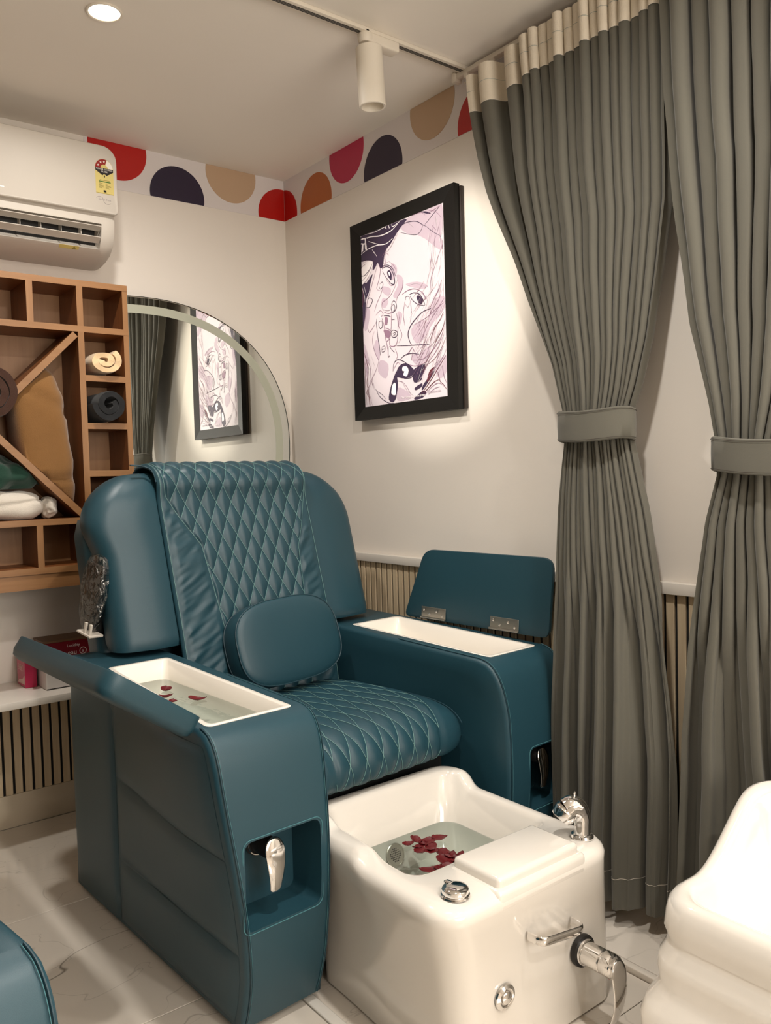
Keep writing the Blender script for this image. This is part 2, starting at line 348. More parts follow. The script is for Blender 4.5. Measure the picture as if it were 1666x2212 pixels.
FILLS=[('l',[(446,710),(517,687),(519,624),(440,584),(399,602),(459,651)]),('l',[(269,606),(339,578),(293,545),(250,569)]),('l',[(180,380),(213,325),(202,259),(159,290),(138,344)]),('l',[(45,575),(99,549),(54,454),(14,458)]),('l',[(556,644),(690,638),(806,602),(754,591),(622,618)]),('l',[(217,257),(318,223),(285,147),(182,195)]),('l',[(601,249),(709,250),(816,283),(785,207),(653,193)]),('l',[(853,504),(979,524),(983,458),(874,406),(795,371)]),('l',[(862,175),(990,213),(992,129),(909,99)]),('l',[(450,506),(504,487),(473,427),(455,454)]),('l',[(-6,380),(64,271),(35,174),(8,243)]),('l',[(769,870),(969,823),(967,763),(880,802)]),('l',[(585,915),(690,892),(845,832),(969,835),(981,999),(775,1001),(589,994),(504,966)]),('p',[(-37,993),(72,1004),(277,1007),(479,1010),(589,991),(531,967),(461,936),(386,892),(329,870),(300,835),(281,780),(242,780),(217,813),(182,789),(147,781),(155,829),(64,850),(-23,852),(-39,889)]),('p',[(-19,719),(62,720),(145,760),(116,713),(91,663),(50,621),(35,543),(0,460),(-17,549)]),('p',[(762,1004),(814,990),(864,970),(826,975),(775,991)]),('l',[(395,781),(450,754),(448,723),(403,690),(347,725)]),('l',[(271,671),(372,644),(341,609),(269,639)]),('l',[(610,392),(746,427),(820,386),(767,331),(659,311)]),('l',[(432,84),(537,57),(589,16),(421,13)]),('p',[(624,169),(764,186),(723,126),(709,105),(624,100)]),('p',[(713,58),(744,87),(860,145),(847,127),(779,84),(725,51)]),('r',[(775,103),(810,150),(862,163),(820,118),(783,90)]),('p',[(622,10),(645,21),(719,45),(764,36),(723,10),(643,3)]),('p',[(632,69),(715,88),(713,70),(645,55)]),('p',[(415,147),(428,187),(481,211),(552,210),(605,183),(640,156),(589,135),(512,130),(436,142)]),('w',[(496,195),(543,193),(564,169),(541,139),(500,150),(514,168),(490,175)]),('p',[(417,178),(372,133),(331,78),(314,24),(364,7),(405,31),(430,97),(421,150)]),('w',[(370,108),(401,112),(405,73),(397,45),(351,54),(353,82)]),('p',[(337,746),(366,747),(390,719),(382,690),(353,708),(337,726)]),('p',[(680,561),(713,560),(750,530),(738,513),(705,521),(686,542)]),('w',[(349,738),(364,737),(370,722),(360,717)]),('m',[(271,424),(343,412),(357,388),(326,371),(291,392)]),('m',[(293,493),(326,485),(316,451),(287,454)]),('w',[(-27,774),(6,822),(79,841),(149,829),(147,801),(95,754),(31,725),(-23,722)]),('w',[(17,984),(97,976),(97,969),(70,972),(83,910),(60,913),(54,942),(39,943),(31,912),(8,906),(19,948),(8,951),(8,958),(54,951),(52,975),(21,975)])]
LINES=[('w',5,[(-14,979),(140,973),(260,958),(390,961),(477,984)]),('w',4,[(-21,894),(91,909),(213,912),(329,901),(417,918)]),('w',3,[(66,999),(186,991),(306,996),(335,997)]),('w',5,[(320,1006),(341,982)]),('w',5,[(366,1007),(378,979)]),('w',4,[(407,1009),(421,981),(506,994)]),('w',3,[(107,952),(256,907)]),('w',2,[(151,898),(186,867)]),('w',2,[(174,882),(209,850)]),('p',3,[(504,966),(587,973),(694,960),(771,927),(810,912)]),('p',2,[(771,924),(744,898),(690,889),(585,912),(502,936)]),('g',2,[(587,976),(640,948),(665,931)]),('p',2,[(810,912),(872,876),(969,832)]),('m',2,[(826,975),(903,984),(965,990)]),('p',2,[(798,925),(901,966),(959,988)]),('m',2,[(839,990),(915,970),(975,928)]),('m',2,[(874,906),(915,874)]),('m',2,[(643,1003),(750,996),(800,973)]),('m',3,[(335,868),(310,834),(312,795),(277,774)]),('m',2,[(333,849),(362,832)]),('g',2,[(475,934),(386,873),(335,855)]),('p',4,[(271,768),(308,775),(366,763),(405,729),(424,684),(415,663),(374,675),(318,716),(277,754)]),('p',3,[(285,786),(351,778),(407,749),(434,705)]),('m',2,[(353,801),(409,772),(448,735)]),('m',2,[(318,704),(374,663),(409,659)]),('g',2,[(293,798),(351,795)]),('p',4,[(599,581),(647,584),(707,570),(750,536),(773,503)]),('p',3,[(605,573),(632,546),(696,515),(773,500)]),('m',3,[(510,593),(581,606),(661,603),(740,575),(789,525)]),('l',6,[(583,633),(678,633),(754,612),(806,596)]),('m',2,[(752,573),(795,530)]),('m',2,[(461,683),(401,627),(341,597),(267,581),(256,555),(279,533)]),('g',3,[(264,542),(322,528),(366,528)]),('m',3,[(277,527),(335,510),(393,512)]),('m',2,[(529,672),(512,624),(455,588),(438,564)]),('p',3,[(277,504),(335,497),(364,488)]),('m',3,[(279,436),(331,424),(366,406)]),('m',3,[(298,382),(341,367),(304,355)]),('m',2,[(221,808),(188,768),(147,714),(105,662),(64,606),(43,542),(-8,454),(-6,386)]),('m',2,[(236,804),(248,765),(229,716),(196,668),(256,647)]),('p',2,[(236,689),(273,696),(275,671),(242,659),(229,677)]),('m',2,[(271,659),(240,623),(192,584),(159,542)]),('p',3,[(68,620),(95,629),(136,614),(124,593),(93,576),(54,581)]),('m',2,[(62,460),(83,431),(122,446),(186,485)]),('m',2,[(174,519),(233,539),(269,515),(231,500)]),('p',3,[(186,499),(182,460),(194,392),(213,331),(219,284)]),('m',3,[(254,494),(279,442),(291,382),(316,314),(320,274)]),('p',3,[(215,479),(252,476),(254,445),(227,437),(211,457),(215,479)]),('w',6,[(225,510),(252,484)]),('p',2,[(244,331),(281,331),(277,305),(242,302),(244,331)]),('p',2,[(242,316),(277,317)]),('m',2,[(151,430),(122,386),(145,317),(194,260),(200,234)]),('p',3,[(374,554),(403,572),(432,558),(436,527),(393,509),(372,534),(380,552)]),('p',2,[(384,546),(409,552),(419,528),(393,512)]),('m',2,[(372,509),(368,439),(355,374)]),('m',2,[(436,501),(452,442),(442,379)]),('p',2,[(376,470),(411,467)]),('p',3,[(366,400),(386,410),(436,398),(440,379),(413,368),(374,376),(366,400)]),('p',2,[(386,391),(415,395),(411,382),(388,382)]),('m',3,[(349,376),(343,331),(397,319),(432,335),(442,365)]),('p',3,[(324,326),(320,268),(339,272)]),('p',3,[(339,325),(380,295),(401,286)]),('p',2,[(550,557),(558,575),(593,570),(597,554)]),('m',2,[(543,551),(519,485),(535,419)]),('m',2,[(605,549),(616,485),(597,425)]),('g',2,[(535,545),(576,515),(597,537)]),('m',2,[(477,490),(459,428),(498,373),(455,332)]),('p',4,[(839,476),(748,469),(667,442),(597,406),(570,365),(593,319),(612,310)]),('p',3,[(426,319),(550,308),(713,296),(816,289)]),('m',2,[(977,488),(876,460),(771,430),(624,409)]),('m',3,[(618,293),(576,269),(541,254)]),('m',2,[(618,290),(657,250),(682,222)]),('p',3,[(463,235),(519,256),(603,260),(709,244)]),('m',2,[(409,305),(436,263),(419,246)]),('m',2,[(630,283),(601,223)]),('p',3,[(374,180),(390,223),(434,240),(504,226),(558,202),(612,166)]),('m',2,[(374,180),(434,226),(461,210)]),('m',3,[(572,201),(653,187),(760,196),(814,229)]),('m',2,[(601,223),(733,217),(841,250),(932,314)]),('r',3,[(975,442),(936,404),(884,374),(845,335),(816,296)]),('r',3,[(992,403),(959,353),(895,305),(853,262)]),('m',2,[(986,512),(940,482),(876,442),(795,389),(740,334)]),('m',2,[(957,575),(880,525),(839,488)]),('m',2,[(979,786),(886,681),(847,627),(843,567)]),('m',2,[(965,609),(919,557),(866,515)]),('r',2,[(994,307),(942,253),(864,205),(785,183)]),('m',2,[(998,247),(938,193),(835,141),(781,108)]),('r',3,[(990,213),(911,159),(833,105),(752,55),(698,27)]),('r',3,[(723,19),(779,52),(857,84),(909,93)]),('r',3,[(899,136),(921,85),(957,64),(990,37)]),('m',2,[(950,162),(965,106),(994,67)]),('m',2,[(750,24),(831,61),(907,75),(969,51)]),('m',2,[(789,21),(855,48),(919,55)]),('m',2,[(983,368),(932,302),(826,240)]),('m',2,[(967,262),(888,198)]),('r',2,[(731,150),(785,207),(853,262)]),('m',2,[(758,172),(824,210),(903,256),(969,322)]),('g',2,[(934,350),(868,296),(789,268)]),('r',3,[(-10,326),(33,274),(54,205),(33,139),(54,84)]),('r',3,[(64,124),(29,85),(52,57)]),('m',2,[(202,259),(153,198),(89,148),(62,97)]),('r',2,[(2,277),(14,208),(14,106),(25,12)]),('m',2,[(-10,305),(79,237),(83,177)]),('r',3,[(48,105),(64,9)]),('p',3,[(147,97),(205,46),(306,7),(378,0)]),('p',2,[(161,84),(233,58),(277,30)]),('p',3,[(512,129),(595,129),(651,156)]),('m',2,[(428,123),(510,103),(591,34)]),('g',2,[(483,118),(537,64),(618,27)]),('r',3,[(-8,704),(19,653),(-8,588)]),('w',2,[(6,701),(35,644),(39,609)]),('w',2,[(31,705),(58,654)]),('p',3,[(-29,766),(50,768),(114,792),(149,820)]),('m',2,[(-19,778),(6,816),(70,832)]),('m',2,[(-6,737),(66,759),(130,796)]),('m',2,[(31,722),(95,749)]),('g',1,[(329,895),(335,868)]),('m',2,[(281,838),(326,864)])]

# ================================================================ lettering
def text(name, s, size, loc, rot, m, parent=None, ext=.0004, sx=1.0, align='CENTER'):
    c = bpy.data.curves.new(name, 'FONT'); c.body = s; c.size = size; c.extrude = ext; c.align_x = align; c.align_y = 'CENTER'; c.resolution_u = 2
    t = bpy.data.objects.new(name, c); sc.collection.objects.link(t); bpy.context.view_layer.update()
    me = bpy.data.meshes.new_from_object(t.evaluated_get(bpy.context.evaluated_depsgraph_get())); bpy.data.objects.remove(t, do_unlink=True)
    me.name = name; me.materials.clear()
    o = link(name, me, m, parent, smooth=False); o.location = loc; o.rotation_euler = rot; o.scale = (sx, 1, 1)
    return o
def flat(name, pts, m, parent, plane, d, th=.0006):
    "thin printed piece: pts 2D; plane 'y' -> (x, d, z) facing -y; plane 'x' -> (d, y, z) facing -x; plane 'z' -> (x, y, d)"
    n = len(pts)
    if plane == 'y': V = [(a, d, b) for a, b in pts]+[(a, d-th, b) for a, b in pts]
    elif plane == 'x': V = [(d, a, b) for a, b in pts]+[(d-th, a, b) for a, b in pts]
    else: V = [(a, b, d) for a, b in pts]+[(a, b, d+th) for a, b in pts]
    F = [tuple(range(n)), tuple(range(n, 2*n))]+[(i, (i+1) % n, n+(i+1) % n, n+i) for i in range(n)]
    return mk(name, V, F, m, parent, smooth=False)
RY = (PI/2, 0, 0)          # text that faces -y
RX = (PI/2, 0, -PI/2)      # text that faces -x

# ================================================================ air conditioner
ac = empty('air_conditioner', (-1.30, 0, 2.085)); tag(ac, 'white split air conditioner mounted high above the wooden cubby shelf', 'air conditioner')
ox, oz = 1.30, -2.085
prof = [(0, 2.49), (-.19, 2.49), (-.202, 2.48), (-.204, 2.30), (-.200, 2.235), (-.203, 2.218), (-.196, 2.175), (-.176, 2.135), (-.14, 2.108), (-.09, 2.094), (-.03, 2.086), (0, 2.088)]
def ring(x, s, dz=0):
    cy, cz = -.09, 2.29
    return [(x+ox, cy+(y-cy)*s if y < -.001 else y, cz+(z-cz)*s+oz) for y, z in prof]
V, F = loft_vf([ring(-1.75, .93), ring(-1.742, .985), ring(-1.72, 1), ring(-.895, 1), ring(-.872, .985), ring(-.862, .95)])
body = mk('body', V, F, M['acwhite'], ac)
cp = [(-.225, 2.213), (-.205, 2.128), (-.178, 2.122), (-.09, 2.17), (-.12, 2.23), (-.17, 2.213)]
V, F = loft_vf([[(x+ox, y, z+oz) for y, z in cp] for x in (-1.70, -.912)]); cut = mk('cutter', V, F, None, ac, False)
boolean(body, [cut])
box('vent_cavity', (-1.699+ox, -.913+ox, -.125, -.09, 2.14+oz, 2.222+oz), M['dark'], ac)
# front panel: rounded right corners
pts = []
for cx, cz, a, r in ((-.853-.052, 2.492-.052, 0, .052), (-1.76+.05, 2.492-.05, 90, .05), (-1.76+.02, 2.247+.02, 180, .02), (-.853-.016, 2.247+.016, 270, .016)):
    for i in range(9): t = math.radians(a+90*i/8); pts.append((cx+r*math.cos(t), cz+r*math.sin(t)))
def sc2(p, s): return [((x+1.30)*(1-s/.45)-1.30, (z-2.37)*(1-s/.12)+2.37) for x, z in p]
V, F = loft_vf([[(x+ox, y, z+oz) for x, z in sc2(pts, s)] for y, s in ((-.195, 0), (-.214, 0), (-.2195, .0012), (-.222, .004))])
mk('front_panel', V, F, M['acwhite'], ac)
for k, (y, z, tl) in enumerate(((-.196, 2.197, -.35), (-.184, 2.158, -.55))):
    V, F = rbox(-.39, .39, -.016, .016, -.0016, .0016, .001, 1)
    o = mk('vane', V, F, M['acwhite'], ac); o.location = (-1.305+ox, y, z+oz); o.rotation_euler = (tl, 0, 0)
for i in range(11):
    V, F = rbox(-.001, .001, -.018, .018, -.022, .022, 0, 1) if 0 else box_vf(-.001, .001, -.015, .015, -.022, .022)
    o = mk('fin', V, F, M['acgrey'] if i % 3 else M['acwhite'], ac, smooth=False); o.location = (-.98-.07*i+ox, -.165, 2.178+oz)
sx0, sx1, sz0, sz1 = -.934, -.868, 2.317, 2.442      # energy sticker
st_ = empty('rating_sticker', (ox, -.2222, oz)); st_.parent = ac
mx_ = (sx0+sx1)/2; rr = (sx1-sx0)/2
M['stY'] = mat('sticker_yellow', '#cdbb72', .4, var=.02); M['stR'] = mat('sticker_red', '#8e1414', .4, var=.02); M['stK'] = mat('sticker_black', '#1a1214', .4, var=.02); M['stG'] = mat('sticker_green', '#3f6b2e', .4, var=.02); M['stO'] = mat('sticker_ochre', '#8f8245', .4, var=.02); M['stW'] = mat('sticker_white', '#e6ded6', .4, var=.02)
zc = sz1-rr
flat('sticker_base', [(sx0, sz0), (sx1, sz0), (sx1, zc)]+[(mx_+rr*math.cos(PI*i/16), zc+rr*math.sin(PI*i/16)) for i in range(17)]+[(sx0, zc)], M['stY'], st_, 'y', 0, .0003)
def arc(r0, r1, a0, a1, n=12):
    return [(mx_+r1*math.cos(math.radians(a0+(a1-a0)*i/n)), zc+r1*math.sin(math.radians(a0+(a1-a0)*i/n))) for i in range(n+1)]+[(mx_+r0*math.cos(math.radians(a1-(a1-a0)*i/n)), zc+r0*math.sin(math.radians(a1-(a1-a0)*i/n))) for i in range(n+1)]
flat('sticker_arc', arc(.0135, .0325, 72, 180), M['stR'], st_, 'y', -.0003, .0002)
flat('sticker_arc', arc(.0135, .0315, 2, 70), M['stW'], st_, 'y', -.0003, .0002)
flat('sticker_panel', [(sx0+.0005, zc), (sx1-.0005, zc), (sx1-.0005, zc-.010), (mx_+.006, zc-.027), (mx_-.006, zc-.027), (sx0+.0005, zc-.010)], M['stK'], st_, 'y', -.0003, .0002)
for a in (158, 122, 90):
    cx_, cz_ = mx_+.0235*math.cos(math.radians(a)), zc+.0235*math.sin(math.radians(a))
    flat('star', [(cx_+(.0048 if i % 2 == 0 else .002)*math.sin(i*PI/5), cz_+(.0048 if i % 2 == 0 else .002)*math.cos(i*PI/5)) for i in range(10)], M['stW'], st_, 'y', -.0006, .0002)
text('lettering', 'POWER SAVINGS', .0078, (mx_, -.0006, zc-.0045), RY, M['stW'], st_, .0001)
text('lettering', 'GUIDE', .0080, (mx_, -.0006, zc-.0125), RY, M['stW'], st_, .0001)
flat('sticker_seal', [(mx_+.0075*math.cos(i*PI/8), zc-.029+.0075*math.sin(i*PI/8)) for i in range(16)], M['stY'], st_, 'y', -.0006, .0002)
flat('sticker_seal', [(mx_+.002*math.cos(i*PI/6), zc-.029+.004*math.sin(i*PI/6)) for i in range(12)], M['stK'], st_, 'y', -.0009, .0002)
def bar(x0, x1, z0, z1, m): flat('sticker_bar', [(x0, z0), (x1, z0), (x1, z1), (x0, z1)], m, st_, 'y', -.0003, .0002)
bar(mx_-.022, mx_+.022, sz0+.042, sz0+.0455, M['stG']); bar(mx_-.018, mx_+.018, sz0+.048, sz0+.050, M['stO'])
for i in range(6): bar(mx_-.022, mx_-.022+[.014, .009, .02, .017, .02, .012][i], sz0+.0365-i*.0034, sz0+.0383-i*.0034, M['stO']); bar(mx_+.003, mx_+.003+[.007, .006, .018, .02, .012, .014][i], sz0+.0365-i*.0034, sz0+.0383-i*.0034, M['stO'])
bar(mx_-.005, mx_+.005, sz0+.006, sz0+.0135, M['stK']); bar(mx_-.005, mx_+.005, sz0+.006, sz0+.0085, M['stG']); bar(sx0+.001, sx1-.001, sz0+.001, sz0+.0025, M['stO'])
flat('led_bar', [(-1.30+ox, 2.277+oz), (-1.247+ox, 2.277+oz), (-1.247+ox, 2.2805+oz), (-1.30+ox, 2.2805+oz)], M['stW'], ac, 'y', -.2221, .0004)
gr_ = mat('logo_grey', '#9a9190', .4, var=.01)
text('lettering', 'Green Tech', .0095, (-.903+ox, -.2223, 2.296+oz), RY, gr_, ac, .0001)
V, F = tube_vf([(-.921+ox+.014*math.cos(t), -.2223, 2.292+oz+.014*math.sin(t)) for t in [math.radians(150-i*12) for i in range(11)]], .0007, 6); mk('logo_arc', V, F, gr_, ac)
V, F = tube_vf([(-.893+ox+.015*math.cos(t), -.2223, 2.296+oz+.015*math.sin(t)) for t in [math.radians(190+i*13) for i in range(11)]], .0007, 6); mk('logo_arc', V, F, gr_, ac)
wl = flat('warning_label', [(-1.055+ox, 2.118+oz), (-.985+ox, 2.118+oz), (-.985+ox, 2.134+oz), (-1.055+ox, 2.134+oz)], M['stY'], ac, 'y', 0, .0004)
wl.location = (0, -.178, 0); wl.location.z = 0
wl.data.transform(Matrix.Translation((0, 0, -(2.126+oz)))); wl.location = (0, -.163, 2.1235+oz); wl.rotation_euler = (.95, 0, 0)
V = [(-1.01+ox, 0, -.006), (-.994+ox, 0, -.006), (-1.002+ox, 0, .006), (-1.01+ox, -.0003, -.006), (-.994+ox, -.0003, -.006), (-1.002+ox, -.0003, .006)]
tr = mk('warning_triangle', V, [(0, 1, 2), (3, 4, 5), (0, 1, 4, 3), (1, 2, 5, 4), (2, 0, 3, 5)], M['stO'], wl, smooth=False); tr.location = (0, -.0005, 0)

# ================================================================ cubby shelf
cub = empty('cubby_shelf', (-1.36, 0, .904)); tag(cub, 'orange-brown wooden wall cubby with square pigeonholes and a large cell crossed by diagonal boards', 'shelf')
ox, oz = 1.36, -.904; YF = -.27
def board(name, x0, x1, z0, z1, vert=False, y0=YF, y1=-.075):
    v, f = box_vf(x0+ox, x1+ox, y0, y1, z0+oz, z1+oz)
    o = mk(name, v, f, [M['wood'] if vert else M['woodh'], M['edgev'] if vert else M['edge']], cub, False)
    for p in o.data.polygons:
        if p.normal.y < -.9: p.material_index = 1
    return o
T = .0215; XL = -1.868; XR = -.853
for z in (1.961, 1.801): board('shelf_board', XL, XR, z, z+T)
for z in (1.629, 1.459, 1.289): board('shelf_board', -1.0155, XR-.019, z, z+T); board('shelf_board', XL+.019, -1.7065, z, z+T)
board('shelf_board', XL, XR, 1.1235, 1.1235+T); board('shelf_board', XL, XR, .957, .979)
board('valance', XL, XR, .904, .9565, y0=YF+.006)
board('side_board', XR-.019, XR, .979, 1.961, True, y0=YF+.001); board('side_board', XL, XL+.019, .979, 1.961, True, y0=YF+.001)
for a, b in ((1.1235+T, 1.801), (1.8225, 1.961), (.979, 1.1235)):
    board('divider', -1.037, -1.0155, a, b, True); board('divider', -1.7065, -1.685, a, b, True)
for x in (-1.206, -1.3745, -1.543):
    board('divider', x, x+T, 1.8225, 1.961, True); board('divider', x, x+T, .979, 1.1235, True)
board('back_panel', XL, XR, .957, 1.983, True, y0=-.0749, y1=-.068)
board('wall_cleat', XL+.05, -1.42, 1.90, 1.95, y0=-.067, y1=-.0005)
cx_, cz_ = (-1.361)+ox, 1.473+oz; hx, hz = .324, .328
def brace(x0, z0, x1, z1, y0=YF):
    d = Vector((x1-x0, 0, z1-z0)).normalized(); n = Vector((-d.z, 0, d.x))*.0115
    pts = [Vector((x0, 0, z0))+n, Vector((x0, 0, z0))-n, Vector((x1, 0, z1))-n, Vector((x1, 0, z1))+n]
    v = [(p.x, y0, p.z) for p in pts]+[(p.x, -.075, p.z) for p in pts]
    o = mk('diagonal_brace', v, [(0, 1, 2, 3), (7, 6, 5, 4), (0, 4, 5, 1), (1, 5, 6, 2), (2, 6, 7, 3), (3, 7, 4, 0)], [M['woodh'], M['edge']], cub, False)
    for p in o.data.polygons:
        if abs(p.normal.y) > .9: p.material_index = 1
e = .009
brace(cx_-hx+e, cz_-hz+e, cx_+hx-e, cz_+hz-e)
for s in (1, -1): brace(cx_-s*.0165, cz_+s*.0165, cx_-s*(hx-e), cz_+s*(hz-e))

# ================================================================ towels
def roll(name, c, R, turns, y0, y1, m, label, sq=(1, 1), th=.012, seed=0, start=0, sgn=1, clamp=None, amp=.004):
    o = empty(name, (c[0], (y0+y1)/2, c[1]-R*sq[1])); tag(o, label, 'towel')
    N = int(turns*30); ny = 9; rin = R-th-turns*th*1.04
    def P(i, k, j):
        t = start+sgn*2*PI*turns*i/N; r = max(.002, rin+th*1.04*turns*i/N)+(th if k else 0)
        y = lerp(y0, y1, j/ny)
        edge = (abs(j/ny-.5)*2)**6*.003
        if k: r -= edge
        n = noise.noise(Vector((math.cos(t)*1.3+seed, math.sin(t)*1.3, y*12+i*.02)))*amp
        x = c[0]+(r+n)*math.cos(t)*sq[0]; z = c[1]+(r+n)*math.sin(t)*sq[1]
        y += noise.noise(Vector((x*40, z*40, seed)))*.006
        if clamp: x, z = clamp(x, y, z)
        return (x-c[0], y-(y0+y1)/2, z-(c[1]-R*sq[1]))
    mb = MB()
    V = []; F = []
    # cross loop: outer at all j, inner at all j
    ring_n = 2*(ny+1)
    for i in range(N+1):
        V += [P(i, 1, j) for j in range(ny+1)]+[P(i, 0, j) for j in range(ny, -1, -1)]
    for i in range(N):
        for j in range(ring_n):
            k = (j+1) % ring_n
            F.append((i*ring_n+j, i*ring_n+k, (i+1)*ring_n+k, (i+1)*ring_n+j))
    F.append(tuple(range(ring_n))); F.append(tuple(N*ring_n+j for j in range(ring_n)))
    mk('rolled_cloth', V, F, m, o, ang=60)
    return o
roll('rolled_towel', (-.949, 1.7018), .0505, 1.7, -.288, -.085, M['cream_towel'], 'cream rolled towel alone in a small right-hand pigeonhole', sq=(1.38, 1), th=.0195, seed=3, start=PI*.9, amp=.003)
roll('rolled_towel', (-.943, 1.5465), .0655, 1.6, -.300, -.085, M['black_towel'], 'charcoal rolled towel bulging from the pigeonhole under the cream towel', sq=(1.05, 1), th=.022, seed=9, start=PI*.2, sgn=-1, amp=.003)
def vclamp(x, y, z):
    if y > -.272:
        z = max(z, 1.473+abs(x+1.361)*1.01+.019)
    return x, z
roll('rolled_towel', (-1.340, 1.570), .094, 2.0, -.305, -.085, M['brown_towel'], 'dark brown rolled towel resting in the upper V of the crossed boards', th=.028, seed=5, start=1.2, clamp=vclamp, amp=.003)
def blob(name, c, h, m, label, seed=0, amp=.012, fs=9, e=.55, clamp=None, lean=0, nu=64, nv=44, cat='towel', creases=()):
    def S(a, p): return math.copysign(abs(a)**p, a)
    def fn(u, v):
        a = 2*PI*u; b = -PI/2+PI*v
        x = S(math.cos(b), e)*S(math.cos(a), e); y = S(math.cos(b), e)*S(math.sin(a), e); z = S(math.sin(b), e)
        p = Vector((x*h[0]+lean*z, y*h[1], z*h[2])); q = (Vector(c)+p)*fs+Vector((seed, seed*2, 0))
        n = noise.noise(q)*amp+noise.noise(q*2.3)*amp*.5
        for cz, w_, d, sl in creases:
            t = (p.z+sl*p.x-cz)/w_; n -= d*math.exp(-t*t)
        L = Vector((x, y, z)).normalized(); p = p+L*n
        X, Y, Z = c[0]+p.x, c[1]+p.y, c[2]+p.z
        if clamp: X, Y, Z = clamp(X, Y, Z)
        return (X-c[0], Y-c[1], Z-c[2]+h[2])
    V, F = grid_vf(fn, nu, nv, True)
    o = mk(name, V, F, m, None, ang=80); o.location = (c[0], c[1], c[2]-h[2]); tag(o, label, cat); return o
def tclamp(x, y, z):
    k = 1.473; d = max(0.0, (x+1.361)*1.0-.019)
    z = min(max(z, k-d), k+d); return min(x, -1.040), max(-.262, min(y, -.085)), z
blob('folded_blanket', (-1.158, -.17, 1.420), (.090, .09, .262), M['tan_towel'], 'tan terry blanket standing upright in the right triangle of the crossed cell', 4, .010, 8, .5, tclamp, -.028, creases=((.14, .012, .012, .5), (-.15, .010, .010, -.2), (-.08, .008, .006, .1)))
def bclamp(x, y, z):
    return x, max(-.268, min(y, -.085)), max(1.1455, min(z, 1.473-max(0, abs(x+1.361)-.0)*1.01-.020))
blob('folded_towel', (-1.345, -.17, 1.194), (.180, .095, .052), M['white_towel'], 'off-white folded towel on the floor of the lower triangle', 6, .012, 9, .6, bclamp, 0, creases=((0, .006, .008, -.12),))
def gclamp(x, y, z):
    x, y, z = bclamp(x, y, z); return x, y, max(z, 1.252)
blob('crumpled_towel', (-1.300, -.17, 1.300), (.110, .095, .066), M['green_towel'], 'dark green crumpled towel heaped on the off-white towel', 11, .028, 13, .8, gclamp, 0)
blob('towel_end', (-1.146, -.205, 1.186), (.022, .050, .037), M['white_towel'], 'small crumpled grey-white cloth squeezed beside the white and green towels', 15, .010, 30, .8, bclamp, 0, cat='cloth')

# ================================================================ low white shelf and boxes
sh = box('wall_shelf', (-1.95, -.62, -.318, -.006, .515, .54), M['ledge'], r=.002); tag(sh, 'white laminate shelf along the wall under the wooden cubby', 'shelf')
sh.location = (0, 0, 0)
M['pinkbox'] = mat('pink_card', '#b0204a', .35, var=.08, vscale=15); M['redbox'] = mat('dark_red_card', '#7d1420', .35, var=.06, vscale=15); M['brownlid'] = mat('brown_lid', '#6f5034', .5, var=.05); M['whitebox'] = mat('white_card', '#cdc8c4', .4, var=.03); M['bluecard'] = mat('blue_foil', '#5c8fb5', .3, var=.1); M['palepink'] = mat('pale_pink_card', '#d8b4ac', .5, var=.05)
def carton(name, b, m, label):
    x0, x1, y0, y1, z0, z1 = b; o = empty(name, ((x0+x1)/2, (y0+y1)/2, z0)); tag(o, label, 'box')
    V, F = rbox(x0-o.location.x, x1-o.location.x, y0-o.location.y, y1-o.location.y, 0, z1-z0, .0015, 1); mk('carton', V, F, m, o); return o
pb = carton('pink_box', (-1.236, -1.196, -.150, -.045, .5405, .672), M['pinkbox'], 'pink upright carton with small lettering at the left end of the box row')
flat('printed_panel', [(.045, .008), (-.045, .012), (-.045, .045), (-.02, .03), (.03, .02)], M['palepink'], pb, 'x', -.0202, .0003)
flat('printed_frame', [(.034, .058), (-.030, .058), (-.030, .078), (.034, .078)], M['palepink'], pb, 'x', -.0202, .0003)
flat('printed_frame', [(.032, .060), (-.028, .060), (-.028, .076), (.032, .076)], M['pinkbox'], pb, 'x', -.0206, .0003)
text('lettering', 'ANNE', .018, (-.0211, .002, .068), RX, M['palepink'], pb); text('lettering', 'Wet wipe', .013, (-.0211, .002, .103), RX, M['palepink'], pb)
wb = carton('white_box', (-1.188, -.99, -.236, -.06, .5405, .612), M['whitebox'], 'low white carton with black lettering in front of the pink carton')
text('lettering', 'aluu', .026, (.008, -.0883, .0155), RY, M['stK'], wb); text('lettering', 'colour', .015, (-.002, -.0883, .034), RY, gr_, wb)
flat('base_line', [(-.098, .001), (.098, .001), (.098, .004), (-.098, .004)], M['stK'], wb, 'y', -.0881, .0003)
bl = mk('foil_sachet', [(-1.20, -.20, .6135), (-1.10, -.215, .6135), (-1.09, -.14, .6135), (-1.205, -.13, .6135), (-1.215, -.21, .622), (-1.10, -.22, .6145), (-1.085, -.135, .6165), (-1.20, -.125, .6165)], [(0, 1, 2, 3), (4, 5, 6, 7), (0, 1, 5, 4), (1, 2, 6, 5), (2, 3, 7, 6), (3, 0, 4, 7)], M['bluecard']); tag(bl, 'blue foil sachet lying on the white carton', 'sachet')
rb = carton('red_box', (-1.17, -.90, -.155, -.03, .6265, .69), M['redbox'], 'dark red carton with white lettering, uppermost box beside the chair back')
text('lettering', 'Lucidity', .015, (-.030, -.0628, .046), RY, M['stW'], rb); text('lettering', 'eau', .024, (-.035, -.0628, .020), RY, M['stW'], rb)
V, F = tube_vf([(.004+.012*math.cos(2*PI*i/20), -.063, .022+.012*math.sin(2*PI*i/20)) for i in range(20)], .0012, 5, closed=True); mk('round_logo', V, F, M['stW'], rb)
text('lettering', 'a', .018, (.004, -.0628, .022), RY, M['stW'], rb)
V, F = rbox(-.137, .137, -.064, .064, .0637, .071, .001, 1); mk('lid', V, F, M['brownlid'], rb)
